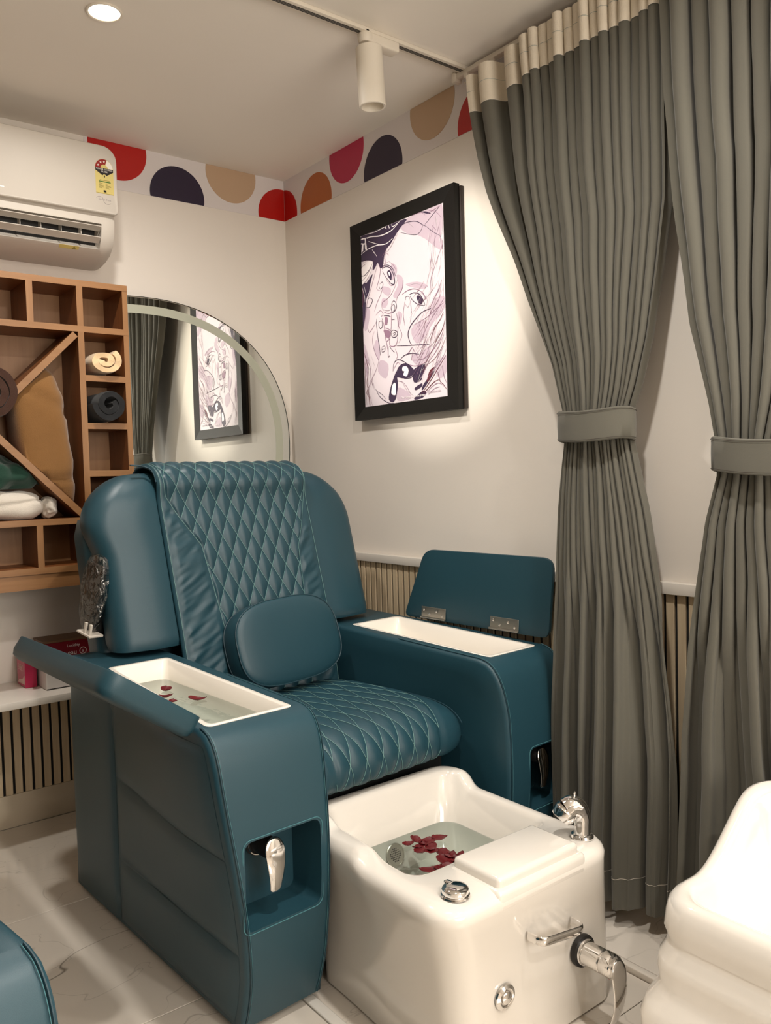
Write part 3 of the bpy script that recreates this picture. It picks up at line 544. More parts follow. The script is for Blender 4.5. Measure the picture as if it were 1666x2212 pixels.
bb = carton('black_box', (-1.16, -.91, -.15, -.035, .6125, .6262), M['stK'], 'flat black box with a pale rim under the dark red carton')
flat('pale_rim', [(-.12, .010), (.12, .010), (.12, .0125), (-.12, .0125)], M['palepink'], bb, 'y', -.0576, .0003)
cb = carton('grey_box', (-.985, -.90, -.17, -.035, .5405, .612), M['stK'], 'black carton on the shelf holding up the red box, beside the white carton')

# ================================================================ mirror
mir = empty('wall_mirror', (-.702, -.026, .838), -math.radians(1.3)); tag(mir, 'large rounded frameless mirror with a frosted light band around it', 'mirror')
def sup(sx, sz, n=96, p=2.2):
    o = []
    for i in range(n):
        t = 2*PI*i/n; c, s = math.cos(t), math.sin(t)
        o.append((math.copysign(abs(c)**(2/p), c)*sx, math.copysign(abs(s)**(2/p), s)*sz))
    return o
MC = 1.42-.838
def mring(a, b, y): return [(x, y, z+MC) for x, z in sup(a, b)]
V, F = loft_vf([mring(.651, .579, -.004), mring(.651, .579, -.0195), mring(.648, .576, -.021)]); mk('mirror_glass', V, F, M['mirror'], mir, smooth=False)
V, F = loft_vf([mring(.653, .581, -.003), mring(.653, .581, -.0205)], True, False); mk('glass_edge', V, F, M['glassedge'], mir)
a0, a1 = (.617, .547), (.582, .514)
V, F = loft_vf([mring(.56, .49, .009), mring(.56, .49, -.003)]); mk('back_box', V, F, M['fixture'], mir)
V, F = loft_vf([mring(*a0, -.0209), mring(*a0, -.0214), mring(*a1, -.0214), mring(*a1, -.0209)], False, False); mk('frosted_band', V, F, M['frost'], mir, smooth=False)

# ================================================================ framed portrait
pic = empty('framed_portrait', (0, -.855, 1.487)); tag(pic, 'black framed line drawing of a face behind spread fingers', 'picture')
Y0, Y1, Z0, Z1 = -1.158+.855, -.552+.855, 0, .768
IY0, IY1, IZ0, IZ1 = -1.096+.855, -.612+.855, 1.537-1.487, 2.205-1.487
def fbar(y0, y1, z0, z1, mitre, nm='frame_bar'):
    outer, inner = mitre
    n = len(outer); V = []
    for x, s in ((-.016, 0), (-.042, 0), (-.045, .003)):
        for (a, b) in outer: V.append((x, a, b))
        for (a, b) in inner: V.append((x if x > -.04 else x+.006, a, b))
    V2 = [V[0], V[1], V[3], V[2], V[4], V[5], V[7], V[6]]
    return mk(nm, V2, [(0, 1, 2, 3), (4, 5, 6, 7), (0, 1, 5, 4), (1, 2, 6, 5), (2, 3, 7, 6), (3, 0, 4, 7)], M['frame'], pic, False)
fbar(0, 0, 0, 0, ([(Y0, Z0), (Y1, Z0)], [(IY0, IZ0), (IY1, IZ0)])); fbar(0, 0, 0, 0, ([(Y0, Z1), (Y1, Z1)], [(IY0, IZ1), (IY1, IZ1)]))
fbar(0, 0, 0, 0, ([(Y0, Z0), (Y0, Z1)], [(IY0, IZ0), (IY0, IZ1)])); fbar(0, 0, 0, 0, ([(Y1, Z0), (Y1, Z1)], [(IY1, IZ0), (IY1, IZ1)]))
box('backing_frame', (-.016, -.001, Y0-.006, Y1-.006, Z0+.003, Z1-.006), M['frameback'], pic, r=.002)
box('print', (-.034, -.0161, IY0, IY1, IZ0, IZ1), M['print'], pic)
HW, HH = IY1-IY0, IZ1-IZ0
def ps(s, t): return (max(IY0+.001, min(IY1-.001, IY1-s/1000*HW)), max(IZ0+.001, min(IZ1-.001, IZ0+t/1000*HH)))
mats = list(ink.keys()); lay = MB(); depth = 0
for c, pts in FILLS:
    P = [ps(*p) for p in pts]; d = -.0342-depth*.00003; depth += 1
    P = [(a, b) for a, b, _ in catmull([(a, b, 0) for a, b in P], 3, True)]
    P = [(max(IY0+.001, min(IY1-.001, a)), max(IZ0+.001, min(IZ1-.001, b))) for a, b in P]
    lay.add([(d, a, b) for a, b in P], [tuple(range(len(P)))], mats.index(c))
for c, wd, pts in LINES:
    P = [Vector((a, b)) for a, b, _ in catmull([(*ps(*p), 0) for p in pts], 4)]; d = -.0352-depth*.000004; depth += 1; n = len(P)
    L = []; R = []
    for i, p in enumerate(P):
        t = (P[min(i+1, n-1)]-P[max(i-1, 0)]); t = t.normalized() if t.length > 0 else Vector((1, 0)); q = Vector((-t.y, t.x))
        h = wd*.00046*(.35+.65*math.sin(PI*(i+.5)/n)); L.append(p+q*h); R.append(p-q*h)
    V = [(d, max(IY0+.0005, min(IY1-.0005, p.x)), max(IZ0+.0005, min(IZ1-.0005, p.y))) for p in L+R]
    lay.add(V, [(i, i+1, n+i+1, n+i) for i in range(n-1)], mats.index(c))
hr = random.Random(5)
for k in range(150):
    reg = hr.random()
    if reg < .62: s0, t0 = hr.uniform(720, 1000), hr.uniform(180, 640); a0 = hr.uniform(3.9, 4.35); ln = hr.uniform(90, 260); cv_ = hr.uniform(-.5, .25)
    elif reg < .82: s0, t0 = hr.uniform(840, 990), hr.uniform(600, 960); a0 = hr.uniform(4.3, 4.8); ln = hr.uniform(80, 200); cv_ = hr.uniform(-.3, .2)
    else: s0, t0 = hr.uniform(10, 120), hr.uniform(60, 330); a0 = hr.uniform(4.5, 5.2); ln = hr.uniform(60, 160); cv_ = hr.uniform(-.4, .4)
    pts = []; x, y, a = s0, t0, a0
    for j in range(9):
        pts.append(Vector(ps(x, y))); a += cv_/8; x += math.cos(a)*ln/8; y += math.sin(a)*ln/8*.75
    n = len(pts); L = []; Rr = []
    for i, p in enumerate(pts):
        t = (pts[min(i+1, n-1)]-pts[max(i-1, 0)]); t = t.normalized() if t.length > 0 else Vector((1, 0)); q = Vector((-t.y, t.x)); h = hr.choice([.0003, .0004, .0007])*math.sin(PI*(i+.5)/n); L.append(p+q*h); Rr.append(p-q*h)
    d = -.0355-k*.000003; lay.add([(d, p.x, p.y) for p in L+Rr], [(i, i+1, n+i+1, n+i) for i in range(n-1)], mats.index(hr.choice(['m', 'm', 'g', 'r', 'w', 'w'])))
lay.build('portrait_drawing', [ink[k] for k in mats], pic, smooth=False, fix=False)
text('lettering', 'The Elements of Fine Jones', .0125, (-.0362, IY1-.295, IZ0+.016), RX, ink['w'], pic, .0001)
text('lettering', 'A.K. Gentle Brush studio', .0115, (-.0362, IY1-.415, IZ0+.0225), RX, ink['g'], pic, .0001, sx=.6)

# ================================================================ ceiling track, spotlight, downlights
tk = empty('lighting_track', (-1.6, -1.235, 2.6)); tag(tk, 'white ceiling lighting track with a dark slot', 'light track')
box('rail', (-1.6, 1.585, -.018, .018, -.012, -.0003), M['fixture'], tk, r=.001)
for y in (-.0045, .0005, .0055): box('slot', (-1.6, 1.58, y-.0018, y+.0018, -.0124, -.0118), M['dark'], tk)
box('end_cap', (1.578, 1.598, -.02, .02, -.016, -.0003), M['fixture'], tk, r=.002)
def trackspot(loc, rz, label, tilt=(.02, .05)):
    s = empty('track_spotlight', loc, rz); tag(s, label, 'spotlight', 'spotlights on the ceiling track')
    V, F = rbox(-.012, .108, -.021, .021, -.030, 0, .005, 3); mk('adapter', V, F, M['fixture'], s)
    V, F = lathe_vf([(0, .004), (.021, .004), (.0235, -.001), (.0235, -.016), (.019, -.024), (0, -.024)], 28, Matrix.Translation((-.008, 0, -.004))); mk('adapter_boss', V, F, M['fixture'], s)
    V, F = lathe_vf([(0, 0), (.0125, 0), (.0145, -.003), (.0145, -.012), (0, -.012)], 24, Matrix.Translation((.003, 0, -.026))); mk('swivel', V, F, M['fixture'], s)
    V, F = rbox(-.006, .006, -.006, .006, -.002, .014, .001, 1); mk('locking_tab', V, F, M['fixture'], s).location = (-.012, -.012, -.008)
    V, F = lathe_vf([(0, 0), (.0385, 0), (.0405, -.002), (.0405, -.170), (.039, -.172), (.034, -.172), (.032, -.160), (.030, -.150), (0, -.150)], 40)
    h = mk('lamp_head', V, F, M['fixture'], s); h.location = (.003, 0, -.038); h.rotation_euler = (tilt[0], tilt[1], 0)
    return s
trackspot((-.455, -1.235, 2.588), 0, 'white cylindrical spotlight hanging from the ceiling track near the curtain rail', (.0, -.055))
def downlight(x, y, label):
    d = empty('ceiling_downlight', (x, y, HC)); tag(d, label, 'downlight', 'recessed ceiling downlights')
    V, F = lathe_vf([(.043, -.0002), (.050, -.0002), (.051, -.003), (.048, -.005), (.043, -.004)], 40, None, True); mk('trim_ring', V, F, M['fixture'], d)
    V, F = lathe_vf([(0, -.0005), (.043, -.0005), (.043, -.0015), (0, -.0015)], 32); mk('diffuser', V, F, M['lampglow'], d)
for i, (x, y) in enumerate(DOWN):
    downlight(x, y, ['round glowing downlight in the ceiling above the air conditioner', 'round downlight in the ceiling over the petal-filled foot basin', 'round downlight in the ceiling beside the far curtain', 'round downlight in the ceiling behind the photographer', 'unseen downlight added for fill in the far left corner of the ceiling'][i])

# ================================================================ curtain rail and curtains
cr = empty('curtain_rail', (-.055, -2.05, 2.56)); tag(cr, 'white curtain rail fixed under the ceiling along the right wall', 'curtain rail')
box('rail', (-.012, .012, -.86, .845, .014, .030), M['fixture'], cr, r=.003)
V, F = rbox(-.016, .016, .843, .862, .004, .036, .004, 2); mk('end_stop', V, F, M['fixture'], cr)
gl = MB(); gl.add(*rbox(-.006, .006, -.008, .008, .002, .016, .002, 1)); gl.add(*tube_vf([(0, 0, .004), (0, 0, -.010), (0, .005, -.016), (0, .009, -.010)], .0016, 6))
g0 = gl.build('glider', M['fixture'], cr)
for i, dy in enumerate([.82, .70, .62, .56, .545]+[.49-.044*k for k in range(29)]):
    g = g0 if i == 0 else g0.copy()
    if i: sc.collection.objects.link(g)
    g.location = (-.006, dy-.02, 0)
for dy in (.75, .2, -.4): box('bracket', (-.004, .04, dy-.012, dy+.012, .0305, .036), M['fixture'], cr)
def curtain(name, label, Lt, Rt, xc, N, seed, topw, zt0, zt1, nlow=6, ztop=2.545, zbot=.06, tipx=.0):
    rng = random.Random(seed); ymid = (Lt[0][1]+Rt[0][1])/2
    root = empty(name, (xc, ymid, zbot)); tag(root, label, 'curtain', None)
    zm = (zt0+zt1)/2; amp = [rng.uniform(.55, 1.15) for _ in range(N+2)]; ampb = [rng.choice([.5, .8, 1.1, 1.3])*rng.uniform(.8, 1.1) for _ in range(N+2)]
    offb = [rng.uniform(-.6, .6) for _ in range(N+2)]
    Ls = sorted(Lt); Rs = sorted(Rt)
    def P(w, z):
        L = interp(Ls, z); R = interp(Rs, z)
        top = sst(zm+.15, ztop-.1, z); low = sst(zm-.12, .2, z)
        f = lerp(w, interp(topw, w), top)
        k = w*N; i = int(min(k, N-1)); fr = k-i
        def sm(tab): return lerp(tab[i], tab[i+1], sst(0, 1, fr))
        low2 = sst(.05, .9, (zm-z)/(zm-zbot)) if z < zm else 0
        f += low2*.5*sm(offb)/N*3.2*math.sin(PI*w)
        ph = 2*PI*k
        c = math.cos(ph); sh = c*(1.25-.25*c*c)
        lw = sst(.10, .55, low2)*.8
        kk = w*nlow+.35*noise.noise(Vector((w*5+seed, 1.3, z*.6))); c2 = math.cos(2*PI*kk); sh = lerp(sh, math.copysign(abs(c2)**.55, c2)*1.0, lw)
        A = .040*top+.022*(1-top)
        if z < zm: A = lerp(.020, .036, low2)
        a = A*lerp(sm(amp), sm(ampb), low2)
        near = math.exp(-((z-zm)/.10)**2)
        a *= (1-.15*near)
        x = xc-a*sh
        x -= (.030*(1-near)*(.6+.4*noise.noise(Vector((w*4+seed, z*1.3, 0)))))*math.sin(PI*w)*(1-top)
        x += low2*.022*noise.noise(Vector((w*6+seed*3, z*1.6, 2.7)))
        bul = math.sin(PI*max(0, min(1, f)))
        x -= near*.020*bul
        y = L+(R-L)*max(0, min(1, f))+math.sin(2*ph)*.16*(R-L)/N*(.5+.5*(1-low2))+math.sin(ph)*.12*(R-L)/N
        y += .004*noise.noise(Vector((w*9, z*5, seed)))
        z -= .028*max(0, 1-w/.2)*top*(1 if xc > -.12 else 0)
        x = min(x, -.036)
        return Vector((x-xc, y-ymid, z-zbot))
    nu = N*16
    def sheet(nm, z0, z1, nv, m, off=0):
        V, F = grid_vf(lambda u, v: tuple(P(u, lerp(z0, z1, v))+Vector((off, 0, 0))), nu, nv); return mk(nm, V, F, m, root, ang=180, fix=False)
    sheet('cloth', zbot, ztop-.118, 110, M['curtain']); sheet('header_tape', ztop-.1185, ztop, 6, M['tape'], -.0008)
    for zz, h in ((ztop-.1195, .0016), (ztop-.055, .0008)): sheet('stitch_line', zz, zz+h, 1, M['white_towel'] if h > .001 else M['threadd'], -.0022)
    sheet('hem_stitching', zbot+.088, zbot+.0895, 1, M['white_towel'], -.0018)
    # tie-back
    yl, yr = interp(Ls, zm)+.002, interp(Rs, zm)-.012; yc = (yl+yr)/2; hy = abs(yl-yr)/2
    rings = []
    for (d, zz) in ((0, zt0), (.004, zt0+.002), (.005, zm), (.004, zt1-.002), (0, zt1), (-.003, zt1-.002), (-.003, zt0+.002)):
        rg = []
        for i in range(48):
            t = 2*PI*i/48; cx = math.cos(t); sx = math.sin(t); hx = .056 if cx < 0 else (.05)
            x = cx*(hx+d); y = math.copysign(abs(sx)**.85, sx)*(hy+d)
            z = zz+.004*sx+.003*math.cos(3*t)+.010*(y/hy)*tipx
            rg.append((max(-.5, min(x-.018, -.03-xc)), y+yc-ymid, z-zbot))
        rings.append(rg)
    rings.append(rings[0]); V, F = loft_vf(rings, False, False); tb = mk('tieback', V, F, M['curtain'], root, ang=60)
    for zz in (zt0+.006, zt1-.006):
        V, F = tube_vf([(min(math.cos(t)*.061-.0195, -.03-xc), math.copysign(abs(math.sin(t))**.85, math.sin(t))*(hy+.005)+yc-ymid, zz-zbot+.004*math.sin(t)+.003*math.cos(3*t)+.010*math.copysign(abs(math.sin(t))**.85, math.sin(t))*tipx) for t in [2*PI*i/60 for i in range(60)]], .0006, 5, closed=True)
        mk('stitching', V, F, M['frameback'], tb)
    return root, P
Lc1 = [(2.60, -1.325), (2.501, -1.33), (2.418, -1.34), (2.271, -1.37), (2.162, -1.402), (2.058, -1.444), (1.91, -1.508), (1.776, -1.56), (1.573, -1.645), (1.438, -1.679), (1.348, -1.684), (1.152, -1.656), (.946, -1.643), (.736, -1.628), (.454, -1.612), (.225, -1.61), (0, -1.61)]
Rc1 = [(2.6, -2.04), (2.21, -2.034), (1.947, -2.03), (1.756, -1.998), (1.618, -1.972), (1.489, -1.935), (1.424, -1.909), (1.343, -1.908), (1.157, -1.951), (.926, -1.993), (.673, -2.021), (.493, -2.036), (.369, -2.035), (0, -2.02)]
curtain('tieback_curtain', 'grey-green pleated curtain gathered by a tieback, hanging right beside the framed portrait', Lc1, Rc1, -.11, 18, 3, [(0, 0), (1/18, .10), (2/18, .26), (3/18, .34), (1, 1)], 1.345, 1.431, tipx=-.3)
Lc2 = [(2.6, -2.036), (2.43, -2.036), (2.201, -2.044), (2.028, -2.055), (1.852, -2.074), (1.619, -2.103), (1.421, -2.151), (1.319, -2.169), (1.246, -2.171), (1.127, -2.136), (.94, -2.109), (.808, -2.088), (.565, -2.066), (.321, -2.06), (0, -2.05)]
Rc2 = [(2.6, -2.75), (2.0, -2.72), (1.6, -2.60), (1.32, -2.44), (1.24, -2.44), (1.0, -2.52), (.5, -2.62), (0, -2.66)]
curtain('tieback_curtain', 'grey-green pleated curtain at the right edge of the picture, behind the second foot basin', Lc2, Rc2, -.135, 14, 8, [(0, 0), (1, 1)], 1.246, 1.328, tipx=.4)

# ================================================================ pedicure chair
W_Q, H_Q = .056, .114
ARM = [(.387, .02), (.387, .30), (.387, .66), (.383, .70), (.370, .728), (.345, .744), (.30, .750), (.08, .7455), (-.20, .737), (-.42, .729), (-.50, .7265), (-.552, .7245), (-.582, .716), (-.602, .699), (-.615, .676), (-.624, .645), (-.632, .58), (-.638, .50), (-.640, .42), (-.638, .34), (-.630, .25), (-.615, .15), (-.592, .07), (-.572, .02)]
def front_y(z):
    t = sorted([(b, a) for a, b in ARM[11:]]); return interp(t, z)
def top_z(y): return .745+.032*(y-.08)
def xo(s, y, z):
    f = sst(.1, -.5, y)
    if s < 0: return .530+.072*f*sst(.05, .72, z)+.034*(1-f)*sst(.66, .735, z)
    return .600+.012*f
def xi(s, y, z):
    f = sst(.0, -.5, y)
    return .306 + (.028*f*sst(.75, .55, z) if s > 0 else 0)
def arm_body(s):
    n = len(ARM); rings = []
    C = Vector((-.12, .38))
    for kind, dx, ins in (('i', 0, .014), ('i', .003, .006), ('i', .010, .001), ('i', .02, 0), ('o', -.02, 0), ('o', -.010, .001), ('o', -.003, .006), ('o', 0, .014)):
        r = []
        for k, (y, z) in enumerate(ARM):
            p0 = Vector(ARM[k-1]); p1 = Vector(ARM[(k+1) % n]); t = (p1-p0).normalized(); nn = Vector((-t.y, t.x))
            p = Vector((y, z))
            if (C-p).dot(nn) < 0: nn = -nn
            if z > .03: p = p+nn*ins
            x = (xi(s, y, z) if kind == 'i' else xo(s, y, z))+dx
            r.append((s*x, p.x, p.y))
        rings.append(r)
    for kind, rr0 in (('o', rings[-1]), ('i', rings[0])):
        for k in (.86, .70, .54, .38, .22, .08):
            r = []
            for (x, y, z) in rr0:
                yy, zz = C.x+(y-C.x)*k, C.y+(z-C.y)*k; r.append((s*(xo(s, yy, zz) if kind == 'o' else xi(s, yy, zz)), yy, zz))
            if kind == 'o': rings.append(r)
            else: rings.insert(0, r)
    return loft_vf(rings)
def tray_ring(s, x0, x1, y0, y1, r, dz, n=5):
    return [(s*(x-(.045*(y+.555)/.638*(x-.352)/.223 if s < 0 else 0)-(.05*max(0, -dz-.005)/.15*(x-.352)/.223 if s < 0 else 0)), y, top_z(y)+dz) for x, y, _ in rrect(x0, x1, y0, y1, r, 0, n)]
def slabL(name, outline, th, mt, parent, r=.012):
    "rounded slab from a 2D outline in local x-y, thickness along -z"
    n = len(outline); c = Vector((sum(p[0] for p in outline)/n, sum(p[1] for p in outline)/n))
    def ins(d):
        o = []
        for i in range(n):
            a = Vector(outline[i-1]); b = Vector(outline[(i+1) % n]); t = (b-a).normalized(); nn = Vector((-t.y, t.x)); p = Vector(outline[i])
            if (c-p).dot(nn) < 0: nn = -nn
            o.append(p+nn*d)
        return o
    R = []
    for d, z in ((.004, 0), (.0008, -.001), (0, -.004), (0, -th+r), (r*.3, -th+r*.3), (r, -th)): R.append([(p.x, p.y, z) for p in ins(d)])
    R.append([(p.x, p.y, -th-.0008) for p in ins(r+.004)])
    V, F = loft_vf(R); return mk(name, V, F, mt, parent, ang=50)
def round_poly(P, rs, n=6):
    out = []
    for i, p in enumerate(P):
        p = Vector(p); a = (Vector(P[i-1])-p).normalized(); b = (Vector(P[(i+1) % len(P)])-p).normalized(); r = rs[i]
        for k in range(n+1):
            t = k/n; q = p+a*r*(1-t)**2+b*r*t**2; out.append(tuple(q))
    return out
def quilt_h(x, s, W=W_Q, H=H_Q, d=.0085):
    a = PI*(x/W+s/H); b = PI*(x/W-s/H)
    return d*(abs(math.sin(a))*abs(math.sin(b)))**.62
def path_at(path, L, s):
    s = max(0, min(L[-1]-1e-6, s))
    for i in range(len(L)-1):
        if s <= L[i+1]:
            t = (s-L[i])/(L[i+1]-L[i]); p = path[i].lerp(path[i+1], t)
            tg = (path[i+1]-path[i]).normalized(); return p, tg
def build_path(pts, k=8):
    P = [Vector((p[0], p[1])) for p in catmull([(a, b, 0) for a, b in pts], k)]; L = [0]
    for i in range(1, len(P)): L.append(L[-1]+(P[i]-P[i-1]).length)
    return P, L
def ribbon_lines(name, posfn, inside, s0, s1, W, H, x0, x1, parent, m, wd=.0009, extra=None):
    mb = MB(); xs = [(+1), (-1)]
    def strip(pts):
        if len(pts) < 2: return
        V, F = tube_vf(pts, wd, 5, caps=False, flat=(1, .8)); mb.add(V, F)
    for sg in xs:
        kmin = int(math.floor((x0/W)-(s1/H)))-2; kmax = int(math.ceil((x1/W)+(s1/H)))+2
        for k in range(kmin, kmax+1):
            run = []; N = int((s1-s0)/.008)
            for i in range(N+1):
                s = s0+(s1-s0)*i/N; x = (k-sg*s/H)*W
                if inside(x, s): run.append(posfn(x, s))
                else: strip(run); run = []
            strip(run)
    for e in (extra or []): strip(e)
    return mb.build(name, m, parent)
def build_chair(loc, rz, label, full=True):
    ch = empty('pedicure_chair', loc, rz); tag(ch, label, 'chair')
    # plinth
    box('plinth', (-.300, .300, -.40, .36, .02, .435), M['black'], ch, r=.004)
    for sx_ in (-.27, .27):
        for y in (-.36, .32):
            V, F = lathe_vf([(0, 0), (.02, 0), (.022, .004), (.022, .021), (0, .021)], 16, Matrix.Translation((sx_, y, 0))); mk('foot', V, F, M['rubber'], ch)
    for s in (-1, 1):
        V, F = arm_body(s); arm = mk('armrest', V, F, M['teal'], ch, ang=40)
        tx1 = .575 if s < 0 else .566
        cuts = []
        V, F = loft_vf([tray_ring(s, .352, tx1, -.555, .083, .012, d) for d in (-.16, -.0052, .05)]); cuts.append(mk('cutter', V, F, None, ch, False))
        nx0, nx1 = (.338, .545) if s < 0 else (.428, .590)
        nz0, nz1 = (.272, .478) if s < 0 else (.262, .452)
        rr_ = [(a, b) for a, b, _ in rrect(nx0, nx1, nz0, nz1, .020, 0, 5)]
        def nring(sc_, y): cx, cz = (nx0+nx1)/2, (nz0+nz1)/2; return [(s*(cx+(a-cx)*sc_), y, cz+(b-cz)*sc_) for a, b in rr_]
        V, F = loft_vf([nring(1, -.75), nring(.985, -.63), nring(.93, -.53)]); cuts.append(mk('cutter', V, F, None, ch, False))
        boolean(arm, cuts); arm.data.materials.clear(); arm.data.materials.append(M['teal'])
        for p in arm.data.polygons: p.material_index = 0
        # stitched rim around the niche
        V, F = tube_vf([(s*(((nx0+nx1)/2)+(a-(nx0+nx1)/2)*1.035), front_y(b)-.0006, ((nz0+nz1)/2)+(b-(nz0+nz1)/2)*1.035) for a, b in rr_], .0011, 6, closed=True); mk('niche_stitching', V, F, M['threadd'], arm)
        # seams along the two front edges
        for kind in ('i', 'o'):
            pts = []
            for y, z in [(p[0], p[1]) for p in catmull([(a, b, 0) for a, b in (ARM[8:] if kind == 'i' else ARM[11:])], 3)]:
                x = (xi(s, y, z)+.010) if kind == 'i' else (xo(s, y, z)-.010)
                pts.append((s*x, y-.0008 if z < .70 else y, z+(.0006 if z >= .70 else 0)))
            V, F = tube_vf(pts, .0016, 6); mk('piping', V, F, M['tealseam'], arm)
            pts2 = [(p[0]+s*(.004 if kind == 'i' else -.004), p[1]-.0006, p[2]+.0006) for p in pts]
            V, F = tube_vf(pts2, .0006, 5); mk('stitching', V, F, M['threadd'], arm)
        # tray
        R = [tray_ring(s, .356, tx1-.004, -.551, .079, .010, -.14), tray_ring(s, .3535, tx1-.0015, -.5535, .0815, .012, -.010), tray_ring(s, .349, tx1+.003, -.558, .086, .014, .0002),
             tray_ring(s, .350, tx1+.002, -.557, .085, .014, .0012), tray_ring(s, .360, tx1-.008, -.546, .074, .016, .0012), tray_ring(s, .365, tx1-.013, -.541, .069, .018, -.0015),
             tray_ring(s, .374, tx1-.020, -.532, .060, .024, -.055), tray_ring(s, .384, tx1-.030, -.520, .050, .028, -.092), tray_ring(s, .400, tx1-.046, -.50, .032, .02, -.097)]
        V, F = loft_vf(R, True, True); mk('tray', V, F, M['tray'], arm, ang=60)
        # lever in the niche
        lx = -.449 if s < 0 else .522; lz = .425 if s < 0 else .40
        lv = empty('mixer_lever', (lx, -.54, lz)); lv.parent = arm
        T = Matrix.Rotation(PI/2, 4, 'X')
        V, F = lathe_vf([(0, 0), (.033, 0), (.033, .003), (.029, .006), (0, .006)], 28, T); o = mk('rosette', V, F, M['rubber'], lv)
        V, F = lathe_vf([(.0285, .004), (.0305, .004), (.0305, .008), (.0285, .008), (.0285, .004)], 32, T, True); mk('chrome_ring', V, F, M['chrome'], lv)
        V, F = lathe_vf([(0, .004), (.024, .004), (.024, .055), (.020, .062), (0, .062)], 28, T); mk('lever_body', V, F, M['rubber'], lv)
        def hwf(t):
            h = .0255*math.sqrt(max(0, 1-((.25-t)/.25)**2)) if t < .25 else lerp(.0255, .0150, sst(.25, .97, t))
            return h*(math.sqrt(max(0, 1-((t-.90)/.10)**2)) if t > .90 else 1)+.0006
        rings = []
        for k in range(61):
            t = (1-math.cos(PI*k/60))/2; hw = hwf(t); z = .030-.128*t; yy = -.066-.010*math.sin(PI*t)-.004*t; th = .0045*min(1, hw/.014)
            rings.append([(hw*math.cos(a), yy-th*math.sin(a)*(1.0 if math.sin(a) > 0 else .5), z) for a in [2*PI*j/32 for j in range(32)]])
        V, F = loft_vf(rings); mk('handle', V, F, M['chrome'], lv, ang=75)
        # padded outer side panels
        if s < 0:
            def pad(z0, z1, ya, yb):
                def fn(u, v):
                    z = lerp(z0, z1, v); y1_ = yb if yb is not None else front_y(z)+.030; y = lerp(ya, y1_, u)
                    b = (1-abs(2*u-1)**7)*(1-abs(2*v-1)**5)
                    return (-(xo(s, y, z)+.0005+.0105*max(0, b)**.6), y, z)
                V, F = grid_vf(fn, 26, 14); mk('side_pad', V, F, M['teal'], arm, ang=80)
            pad(.030, .690, .378, .064); pad(.030, .206, .060, None); pad(.210, .438, .060, None); pad(.442, .690, .060, None)
        if full:
            if s > 0:
                ol = round_poly([(0, .072), (.252, -.045), (.252, -.612), (0, -.588)], [.03, .045, .045, .03]); al = 90
                hx, hz = .590, .746
            else:
                ol = round_poly([(0, .072), (.255, -.045), (.255, -.612), (0, -.588)], [.03, .045, .045, .03]); al = 35
                hx, hz = .600, .754
            lid = slabL('lid', ol, .052 if s < 0 else .018, M['teal'], arm, .018 if s < 0 else .008)
            # local frame: x along hinge->free edge, z = inner face normal
            a = math.radians(al)
            X = Vector((s*math.cos(a), 0, math.sin(a))); Y = Vector((0, 1, 0)); Zv = Vector((-s*math.sin(a), 0, math.cos(a)))
            lid.matrix_local = Matrix(((X.x, Y.x, Zv.x, hx*s), (X.y, Y.y, Zv.y, 0), (X.z, Y.z, Zv.z, hz), (0, 0, 0, 1)))
            if lid.matrix_local.determinant() < 0: pass
            if s > 0:
                for yc in (-.085, -.412):
                    h = empty('hinge', (hx-.0035, yc, hz+.004)); h.parent = arm
                    mb = MB(); mb.add(*rbox(-.0012, .0012, -.060, .060, .004, .042, .0008, 1)); mb.add(*tube_vf([(-.003, -.062, .003), (-.003, .062, .003)], .0038, 12))
                    mb.add(*rbox(-.034, -.004, -.036, .036, -.0012, .0012, .0008, 1)) if 0 else None
                    p = mb.build('hinge_plate', M['steel'], h); p.rotation_euler = (0, math.radians(4), 0)
                    for yy, zz in ((-.045, .015), (-.018, .030), (.018, .017), (.045, .031)):
                        V, F = lathe_vf([(0, .0028), (.0022, .0026), (.0042, .0012), (.0044, 0)], 14, Matrix.Translation((-.001, yy, zz)) @ Matrix.Rotation(-PI/2, 4, 'Y')); mk('screw', V, F, M['chrome'], h)
    # ---- backrest pad
    def plane(z): return .13+.28*(z-.75)
    rings = []; NZ = 34
    for k in range(NZ+1):
        t = k/NZ; z = .764+(1.292-.764)*(1-(1-t)**1.25)
        q = max(0, (z-1.105)/.187); xw = .502-.19*(1-math.sqrt(max(0, 1-q*q)))
        q2 = max(0, (z-1.20)/.094); th = .150*math.sqrt(max(.02, 1-q2*q2)); b = min(1, (z-.764)/.016); b = .80+.20*math.sqrt(max(0, 1-(1-b)**2))
        yf = plane(z)+(.150-th)*.45; th *= b; yf += (1-b)*.05
        r = min(.066, th*.48)
        ring_ = []
        for x, y, _ in rrect(-xw*(.985+.015*b), xw*(.985+.015*b), yf, yf+th, r, 0, 8):
            ring_.append([x*(1-.06*sst(1.16, 1.02, z)) if x < 0 else x, y, z])
        # extra points along the front for the bulge
        out = []
        m = len(ring_)
        for i, p in enumerate(ring_):
            out.append(p); nx = ring_[(i+1) % m]
            if abs(nx[0]-p[0]) > .2:
                for j in range(1, 16):
                    u = j/16; x = lerp(p[0], nx[0], u); bulge = (.016*math.sin(PI*sst(.22, .5, abs(x)) if abs(x) > .22 else 0)) if p[1] < yf+.01 else 0
                    out.append([x, p[1]-bulge*b, z])
        rings.append([tuple(p) for p in out])
    V, F = loft_vf(rings); mk('backrest', V, F, M['teal'], ch, ang=60)
    V, F = loft_vf([[(x, y+.16*(z-.5), z) for x, y, _ in rrect(-w_, w_, .23, .345, .03, 0, 5)] for z, w_ in ((.44, .455), (.80, .478), (1.10, .486), (1.15, .470))]); mk('back_shell', V, F, M['teal'], ch)
